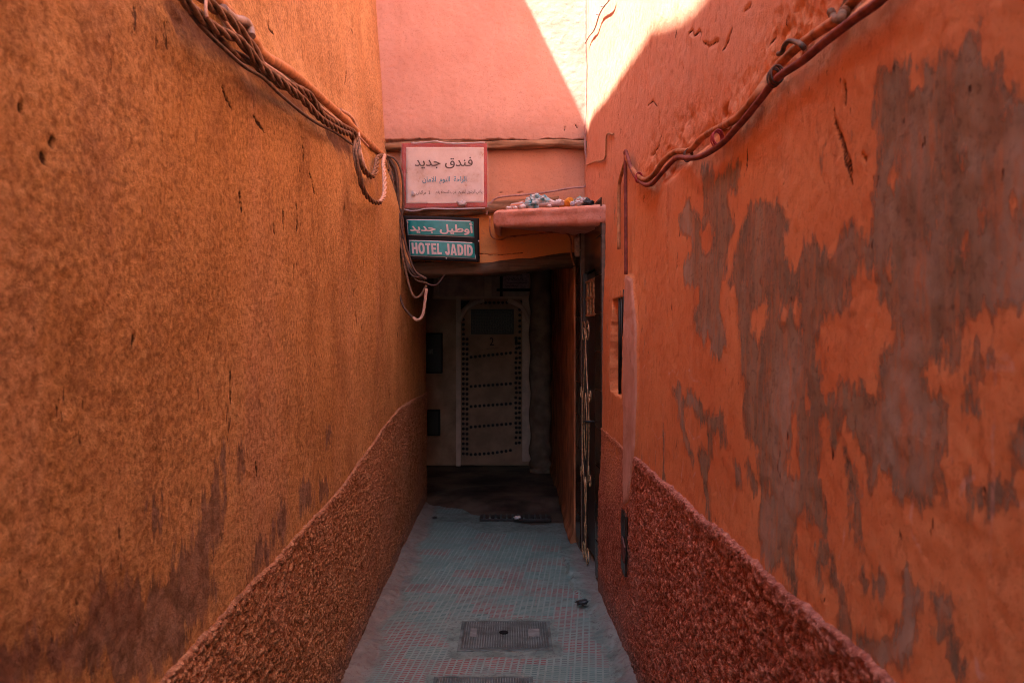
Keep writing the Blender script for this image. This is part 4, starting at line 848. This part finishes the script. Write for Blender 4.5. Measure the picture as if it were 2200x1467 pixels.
# ------------------------------------------------------------------ cables and conduits
def cable(name, pts, r, m, label, cat='cable', rope=None, group=None, n=10, sub=8):
    C = catmull(pts, sub); mb = MB()
    if rope: mb.rope(C, r, rope[0], rope[1])
    else: mb.tube(C, r, n)
    o = mb.build(name, m); tag(o, label, cat, group); return o
L4 = lambda pts, off: [PL(360 + x / 2.097, y / 2.097, off) for x, y in pts]
F4 = lambda pts, d: [PF(360 + x / 2.097, y / 2.097, d) for x, y in pts]
pp = cable('conduit', L4([(100,-150),(220,0),(380,180),(430,250),(560,330),(700,450),(800,540),(900,640),(972,702)], .025), .0195, m_pipe, 'thick ochre-painted conduit running along the top of the ochre wall', 'conduit', n=16)
cp = L4([(905, 645), (925, 664)], .025); mb = MB(); mb.tube([cp[0], cp[1]], .024, 16); mb.build('coupling', m_pipe, pp)
cable('conduit', L4([(250,40),(300,85),(345,95),(368,120),(378,165)], .055), .013, m_grey, 'short grey conduit stub bending down above the twisted cables', 'conduit')
cable('twisted_cable', L4([(60,-120),(130,-40),(180,10),(300,110),(370,200),(410,260),(430,310),(540,380),(640,430),(700,520),(790,570),(850,610),(862,700)], .05) + L4([(880,760),(920,795),(940,750),(945,712),(972,700)], .05), .0165, m_cable, 'dusty twisted cable sagging in a short loop under the ochre conduit', 'cable', (3, .34))
cable('twisted_cable', L4([(150,80),(250,200),(380,290),(450,350),(560,420),(640,480),(715,560)], .045), .012, m_cable, 'thinner twisted cable hugging the wall below the others', 'cable', (2, .40))
cable('twisted_cable', L4([(20,-60),(90,20),(200,120),(330,190),(420,300),(520,375),(610,450),(690,535),(780,590),(835,620),(850,720),(880,850),(920,905),(955,915)], .07), .0145, m_cable, 'brown twisted cable dropping into the deep loop beside the signs', 'cable', (3, .30))
cable('twisted_cable', L4([(955,915),(975,880),(977,800),(972,740),(978,702)], .07), .0145, m_pale, 'pale twisted cable end rising from the deep loop to the conduit mouth', 'cable', (3, .17))
cable('hanging_cable', L4([(780,495),(830,530),(860,600),(868,680),(900,780),(925,795),(945,770)], .035), .008, m_pale, 'thin pale cable curving off the conduit into the short loop')
cable('hanging_cable', L4([(175,-30),(172,40),(178,80)], .09), .004, m_pale, 'thread-like loose wire end dangling at the top of the ochre wall')
cable('loose_wire', L4([(60,-20),(110,70),(190,160),(270,235),(345,300),(430,352),(500,420),(600,505),(680,560),(760,600),(830,650)], .06), .0055, m_dkcable, 'thin dark loose wire wandering below the twisted cables')
cable('loose_wire', L4([(230,60),(300,150),(370,235),(440,290),(520,345),(610,420),(700,490),(770,545),(845,600),(905,660)], .045), .0055, m_pale, 'thin pale loose wire lying between the conduit and the twisted cables')
bt = empty('cable_bundle', F4([(1040, 900)], 5.9)[0]); tag(bt, 'bundle of brown cables dropping from the conduit past the signs to the lintel', 'cables')
for k, (dx, r_) in enumerate(((0, .018), (14, .012), (-12, .011), (6, .014), (-4, .012), (20, .008))):
    pts = F4([(975 + dx * .3, 700), (1008 + dx, 722), (1036 + dx, 790), (1043 + dx, 900 + 5 * k), (1038 + dx * .6, 1000), (1047 + dx, 1080), (1070 + dx, 1160), (1108 + dx * .5, 1225), (1158 + dx * .5, 1258)], 5.93 - .015 * k)
    mb = MB(); mb.tube(catmull(pts, 8), r_, 10); mb.build('strand', (m_cable, m_dkcable, m_cable, m_pipe, m_dkcable, m_dkcable)[k], bt)
mb = MB(); mb.tube(F4([(985, 816), (1046, 820)], 5.89), .008, 8); mb.build('clip', m_dkcable, bt)
cable('hanging_cable', F4([(985,770),(1003,800),(1010,860),(1030,980),(1045,1060),(1062,1170),(1090,1290),(1112,1337),(1140,1330),(1166,1285)], 5.86), .0085, m_cable, 'brown cable hanging in the shorter loop below the teal sign')
cable('hanging_cable', F4([(1045,960),(1033,1080),(1030,1150),(1036,1280),(1058,1370),(1085,1410),(1105,1430)], 5.84), .0085, m_dkcable, 'dark cable falling beside the ochre wall into the longest loop')
cable('hanging_cable', F4([(1105,1430),(1125,1441),(1148,1425),(1158,1370),(1166,1300)], 5.84), .012, m_pale, 'pale frayed cable end forming the bottom of the longest loop', 'cable', (3, .16))
cable('hanging_cable', F4([(1000,830),(1012,900),(1030,1000),(1035,1090),(1040,1180)], 5.89), .009, m_dkcable, 'dark straight cable behind the bundle at the wall corner')
cable('hanging_cable', F4([(990,705),(1000,760),(1018,830),(1022,930),(1034,1010),(1050,1120),(1075,1200),(1120,1260),(1170,1275)], 5.87), .006, m_cable, 'thin brown strand winding round the outside of the cable bundle')
cable('hanging_cable', F4([(1050,940),(1062,1010),(1056,1090),(1075,1180),(1100,1240),(1150,1250)], 5.86), .006, m_dkcable, 'thin dark strand between the cable bundle and the teal sign')
cable('hanging_cable', F4([(985,772),(1000,766),(1012,782),(1016,812),(1008,850),(1004,920),(1020,990)], 5.88), .007, m_dkcable, 'dark cable kinked in a small arch above the bracket of the bundle')
cable('hanging_cable', [PF(u, v, 6.02) for u, v in ((905,603),(925,612),(940,610),(955,590))], .006, m_dkcable, 'short dark cable tail poking under the lintel')

R5 = lambda pts, off: [PR(1220 + x / 2.445, y / 2.445, off) for x, y in pts]
gr = 'conduits clipped along the orange wall'
ca = cable('conduit', R5([(1640,-140),(1480,30),(1430,90),(1230,230),(1120,330),(1060,400),(1000,490),(930,580),(860,640),(760,690),(700,730),(640,790),(560,800),(500,850),(450,920),(400,945),(350,905),(318,850),(300,800)], .018), .0112, m_pipeo, 'orange-painted conduit, upper of the two snaking along the peeling wall', 'conduit', None, gr)
cb = cable('conduit', R5([(1760,-120),(1640,5),(1500,105),(1350,222),(1230,322),(1100,412),(1020,512),(940,612),(870,692),(800,762),(700,822),(640,832),(570,832),(500,902),(440,967),(390,962),(340,902),(305,795),(303,860),(304,1100),(305,1440)], .022), .0092, m_pipered, 'oxblood conduit below the orange one, turning straight down to the plaster strip', 'conduit', None, gr)
cable('conduit', R5([(305,840),(290,890),(272,960),(268,1060),(268,1160),(268,1310)], .012), .010, m_pipe, 'short ochre conduit dropping beside the oxblood one', 'conduit', None, gr)
for (x, y) in ((785, 725), (632, 815), (372, 932), (1092, 400)):
    c = R5([(x, y)], .022)[0]; mb = MB(); P = []
    for i in range(40):
        a = i * .75; P.append(c + Vector((.014 * math.cos(a), .012 * math.sin(a * .37), .022 * math.sin(a))) + Vector((0, .002 * i - .04, 0)) * .4)
    mb.tube(catmull(P, 2), .0022, 5); o = mb.build('wire_tie', m_redwire if x in (785, 372) else m_dkcable, ca)
cable('hooked_cable', R5([(1105,285),(1125,275),(1138,240),(1160,218),(1200,222),(1225,235),(1240,255)], .04), .006, m_dkcable, 'stiff dark cable bent into a hook above the two conduits')
cable('hooked_cable', R5([(1380,60),(1400,95),(1430,100),(1445,60),(1470,10),(1480,-60)], .02), .009, m_cable, 'brown cable curling up from the conduits at the top right')
cable('wall_wire', R5([(230,-40),(215,5),(190,35),(165,80),(140,155),(110,195),(92,228)], .03), .005, m_grey, 'thin wire sloping across the sunlit corner of the orange wall')
for i, (x, y) in enumerate(((190, 38), (165, 80), (140, 155), (92, 228))):
    c = R5([(x, y)], .015)[0]; mb = MB(); mb.tube([c + Vector((.03, 0, 0)), c + Vector((-.022, 0, .004))], .004, 6); o = mb.build('wire_hook', m_grey); tag(o, ('small wire hook in the sunlit wall, topmost of four', 'small wire hook, second down on the sunlit wall', 'small wire hook, third down on the sunlit wall', 'small wire hook where the sloping wire meets the corner conduit')[i], 'hook', 'wire hooks on the sunlit wall')
cable('corner_conduit', [PF(1258, -20, 6.04), PF(1258, 95, 6.04), PF(1260, 150, 6.05), PF(1257, 300, 6.05), PF(1260, 350, 6.05)] + [px1(a, b, 6.06) for a, b in ((1825, 500), (1822, 575), (1800, 603), (1690, 612), (1500, 645), (1300, 668), (1080, 690), (1010, 740), (983, 800), (972, 838))], .0075, simple('mauve_conduit', (.33, .19, .17), .6, .3, .3), 'slim pinkish conduit down the corner then left above the canopy', 'conduit')
cable('thin_cable', [px1(a, b, 6.02) for a, b in ((1000,850),(1003,980),(1030,1035),(1100,1050),(1160,1028),(1300,1012),(1400,1002),(1560,988),(1640,990),(1680,1020),(1695,1080),(1695,1180),(1720,1270))], .0065, m_pipeo, 'thin orange cable looping under the canopy to the passage jamb')
cable('thin_cable', R5([(100,868),(140,850),(190,838),(200,790),(203,720),(212,703),(238,706)], .006), .0055, m_pipe, 'thin paint-covered cable stepping up the wall near the corner conduit')

# ------------------------------------------------------------------ rubbish on the canopy
def on_canopy(u, v, back=.10):
    """point on the canopy's top behind its front edge, at photo column u"""
    a, b = Vector((-.125, 5.66)), Vector((.60, 4.93)); n = Vector((b.y - a.y, -(b.x - a.x))).normalized(); n = n if n.y > 0 else -n
    a2, b2 = a + n * back, b + n * back; k = (u - CU) / FPX
    t = (k * a2.y - a2.x) / ((b2.x - a2.x) - k * (b2.y - a2.y)); p = a2.lerp(b2, t); zt = 2.488 + (2.416 - 2.488) * t
    return Vector((p.x, p.y, zt + .004))
px2 = lambda x: 1040 + x / 6.986
PXM = 5.4 / FPX / 6.986
m_bag = Mat('pale_blue_plastic', .35, .5); _n = m_bag.noise(18, 5, .6); m_bag = m_bag.fin(m_bag.mix(m_bag.step(_n, .4, .6), (.06, .27, .34), (.50, .52, .52)), m_bag.bump(_n, .6, .01))
m_cup = Mat('clear_cup', .2, .5); _z = m_cup.math('SINE', m_cup.math('MULTIPLY', m_cup.xyz()[2], 300)); m_cup = m_cup.fin(m_cup.mix(m_cup.step(_z, .3, .6), (.42, .33, .32), (.55, .16, .07)))
m_orange = simple('orange_plastic', (.60, .24, .03), .4, .4, .2); m_mauve = simple('mauve_tube', (.42, .29, .28), .5, .4, .15); m_scrap = simple('white_scrap', (.62, .55, .55), .6, .3, .15, 40)
m_yellow = simple('yellow_rag', (.42, .30, .16), .8, .2, .3); m_dkscrap = simple('black_plastic_scrap', (.03, .035, .04), .4)
gg = 'rubbish lying on the canopy'
def rubbish(name, mb, m, label, cat): return tag(mb.build(name, m), label, cat, gg)
c = on_canopy(px2(790), 0, .13); mb = MB(); mb.blob(c + Vector((0, 0, .045)), (.105, .07, .060), .30, 2.1, 2, 4, Matrix.Rotation(R(-35), 3, 'Z'), -.75); rubbish('plastic_bag', mb, m_bag, 'crumpled pale blue plastic bag, the largest piece on the canopy', 'plastic bag')
c = on_canopy(px2(520), 0, .10); Mx = Matrix.Translation(c + Vector((0, 0, .032))) @ Matrix.Rotation(R(-38), 4, 'Z') @ Matrix.Rotation(R(78), 4, 'Y')
mb = MB(); mb.lathe([(.022, .05), (.026, 0), (.032, -.045), (.0335, -.048), (.0335, -.052), (.030, -.05), (.022, .046)], Mx, 20); rubbish('plastic_cup', mb, m_cup, 'striped clear plastic cup lying beside the blue bag', 'cup')
c = on_canopy(px2(1010), 0, .05); a_ = Vector((math.cos(R(-45)), math.sin(R(-45)), 0)); mb = MB(); mb.tube([c - a_ * .10 + Vector((0, 0, .018)), c + a_ * .10 + Vector((0, 0, .018))], .0165, 16); rubbish('plastic_tube', mb, m_mauve, 'mauve plastic tube lying along the front edge of the canopy', 'tube')
c = on_canopy(px2(1265), 0, .09); mb = MB(); mb.lathe([(.02, -.03), (.027, -.02), (.028, .02), (.022, .028), (.022, .036)], Matrix.Translation(c + Vector((0, 0, .03))) @ Matrix.Rotation(R(70), 4, 'X') @ Matrix.Rotation(R(25), 4, 'Y'), 20); rubbish('jar', mb, m_orange, 'small orange plastic jar on its side, mouth forward', 'jar')
c = on_canopy(px2(1285), 0, .16); mb = MB(); mb.lathe([(.026, -.008), (.029, 0), (.029, .012), (.024, .012), (.023, 0)], Matrix.Translation(c + Vector((0, 0, .045))) @ Matrix.Rotation(R(60), 4, 'X'), 20); rubbish('round_cap', mb, m_scrap, 'round pale lid propped behind the orange jar', 'cap')
c = on_canopy(px2(1195), 0, .18); mb = MB(); mb.blob(c + Vector((0, 0, .03)), (.034, .03, .032), .3, 2, 7, 3); rubbish('crumpled_wrapper', mb, m_orange, 'crumpled orange wrapper behind the white rag', 'wrapper')
c = on_canopy(px2(1120), 0, .12); mb = MB(); mb.tube(catmull([c + Vector((-.055, .03, .055)), c + Vector((-.02, .0, .04)), c + Vector((.0, .01, .052)), c + Vector((.03, -.015, .035)), c + Vector((.055, -.045, .012)), c + Vector((.06, -.05, .004))], 6), .012, 7, True, .35); rubbish('rag', mb, m_scrap, 'twisted white rag draped over the mauve tube', 'rag')
c = on_canopy(px2(1025), 0, .17); mb = MB(); mb.blob(c + Vector((0, 0, .028)), (.05, .035, .03), .35, 2, 11, 3); rubbish('crumpled_wrapper', mb, m_yellow, 'dull yellow crumpled wrapper between the blue bag and white rag', 'wrapper')
c = on_canopy(px2(1450), 0, .07); mb = MB(); mb.blob(c + Vector((0, 0, .025)), (.034, .03, .028), .45, 2.2, 13, 4, None, -.7); rubbish('crumpled_paper', mb, m_scrap, 'white ball of crumpled paper near the wall end', 'paper')
c = on_canopy(px2(1445), 0, .13); mb = MB(); mb.blob(c + Vector((0, 0, .045)), (.045, .03, .022), .5, 2.2, 17, 4); rubbish('crumpled_wrapper', mb, simple('mint_wrapper', (.38, .55, .52), .5, .4, .4, 25), 'mint and white crumpled wrapper above the paper ball', 'wrapper')
c = on_canopy(px2(1565), 0, .08); mb = MB(); mb.blob(c + Vector((0, 0, .018)), (.042, .025, .026), .65, 1.8, 19, 3, None, -.6); rubbish('plastic_scrap', mb, m_dkscrap, 'jagged black plastic scrap at the wall end', 'scrap')
c = on_canopy(px2(1335), 0, .05); mb = MB(); mb.blob(c + Vector((0, 0, .014)), (.018, .018, .018), .4, 2, 23, 3); rubbish('pebble', mb, simple('lilac_scrap', (.40, .36, .42), .6), 'lilac-grey lump between the orange jar and paper ball', 'pebble')
for u, s_, lab in ((370, .017, 'white pebble at the free end of the canopy, leftmost'), (470, .014, 'pale pebble in front of the striped cup'), (580, .021, 'pale shell-like pebble between the cup and blue bag'), (985, .014, 'flat white chip in front of the mauve tube')):
    c = on_canopy(px2(u), 0, .035); mb = MB(); mb.blob(c + Vector((0, 0, s_ * .6)), (s_ * 1.3, s_, s_ * .8), .35, 2, u, 3); rubbish('pebble', mb, m_scrap, lab, 'pebble')

# ------------------------------------------------------------------ covers, drain and litter on the paving
def FL(u, v): d = EYE * FPX / (v - CV); return Vector(((u - CU) * d / FPX, d, 0))
def cover(u0, u1, v0, v1, label):
    a, b = FL(u0, v1), FL(u1 + (v1 - v0) * .0, v0); a = FL(u0, v1); y0, y1 = a.y, FL(u0, v0).y; x0, x1 = a.x, FL(u1, v1).x; w, h = x1 - x0, y1 - y0
    e = empty('manhole_cover', (x0 + w / 2, y0 + h / 2, .004)); tag(e, label, 'manhole cover', 'steel covers in the paving')
    mb = MB(); mb.box((x0 + w / 2, y0 + h / 2, -.003), (w, h, .012), None, .002); mb.build('plate', m_iron, e)
    rb = MB(); n = 34
    for k in range(n):
        x = x0 + .012 + (w - .024) * k / (n - 1); rb.box((x, y0 + h / 2, .0045), (.0055, h - .016, .006), None, .0012, 1)
    rb.build('ribs', simple('worn_steel_ribs', (.145, .19, .185), .6, .4, .5, 9, .3, .2), e)['kind'] = 'stuff'
    for f, ww, hh in ((.12, .036, .12), (.84, .06, .11)):
        k = MB(); k.box((x0 + w * f, y0 + h * .55, .006), (ww, hh, .006), None, .002); k.build('lifting_pocket', simple('pale_pocket', (.17, .20, .195), .6, .4), e)
    k = MB(); k.lathe([(.024, .006), (.026, .0095), (.020, .010), (.018, .008)], Matrix.Translation((x0 + w * .48, y0 + h * .55, 0)), 20); k.build('keyhole', m_black, e)
    fr = MB()
    for cx, cy, dx, dy in ((x0 + w / 2, y0 - .010, w + .04, .018), (x0 + w / 2, y1 + .010, w + .04, .018), (x0 - .010, y0 + h / 2, .018, h), (x1 + .010, y0 + h / 2, .018, h)): fr.box((cx, cy, -.004), (dx, dy, .010), None, .002)
    fr.build('frame', simple('cement_caked_frame', (.10, .135, .13), .85, .2, .4, 12), e)
cover(990, 1180, 1336, 1394, 'ribbed steel manhole cover set in a cement patch mid-alley')
cover(925, 1140, 1456, 1530, 'ribbed steel manhole cover nearest the camera, cut by the bottom edge')
e = empty('drain_grate', (.02, 6.93, 0)); tag(e, 'black drain grate across the dark mouth of the passage', 'drain grate')
mb = MB(); mb.box((.03, 6.94, .006), (.62, .16, .03), None, .003); mb.build('frame', m_dark, e)
for k in range(12):
    mb = MB(); mb.box((-.24 + k * .049, 6.94, .024), (.016, .14, .010), None, .002); mb.build('bar', m_iron, e)
p = FL(1250, 1304); mb = MB(); mb.blob(p + Vector((0, 0, .030)), (.036, .022, .014), .6, 2, 31, 3); tag(mb.build('litter', m_dkscrap), 'scrap of black plastic litter beside the cement step', 'litter')
p = FL(1112, 1120); mb = MB(); mb.blob(p + Vector((0, 0, .036)), (.028, .02, .015), .6, 2, 33, 3); tag(mb.build('litter', m_scrap), 'scrap of white paper litter on the drain grate', 'litter')
p = FL(934, 1116); mb = MB(); mb.blob(p + Vector((0, 0, .02)), (.02, .014, .01), .6, 2, 35, 3); tag(mb.build('litter', m_dkscrap), 'small dark litter on the cement near the ochre wall', 'litter')
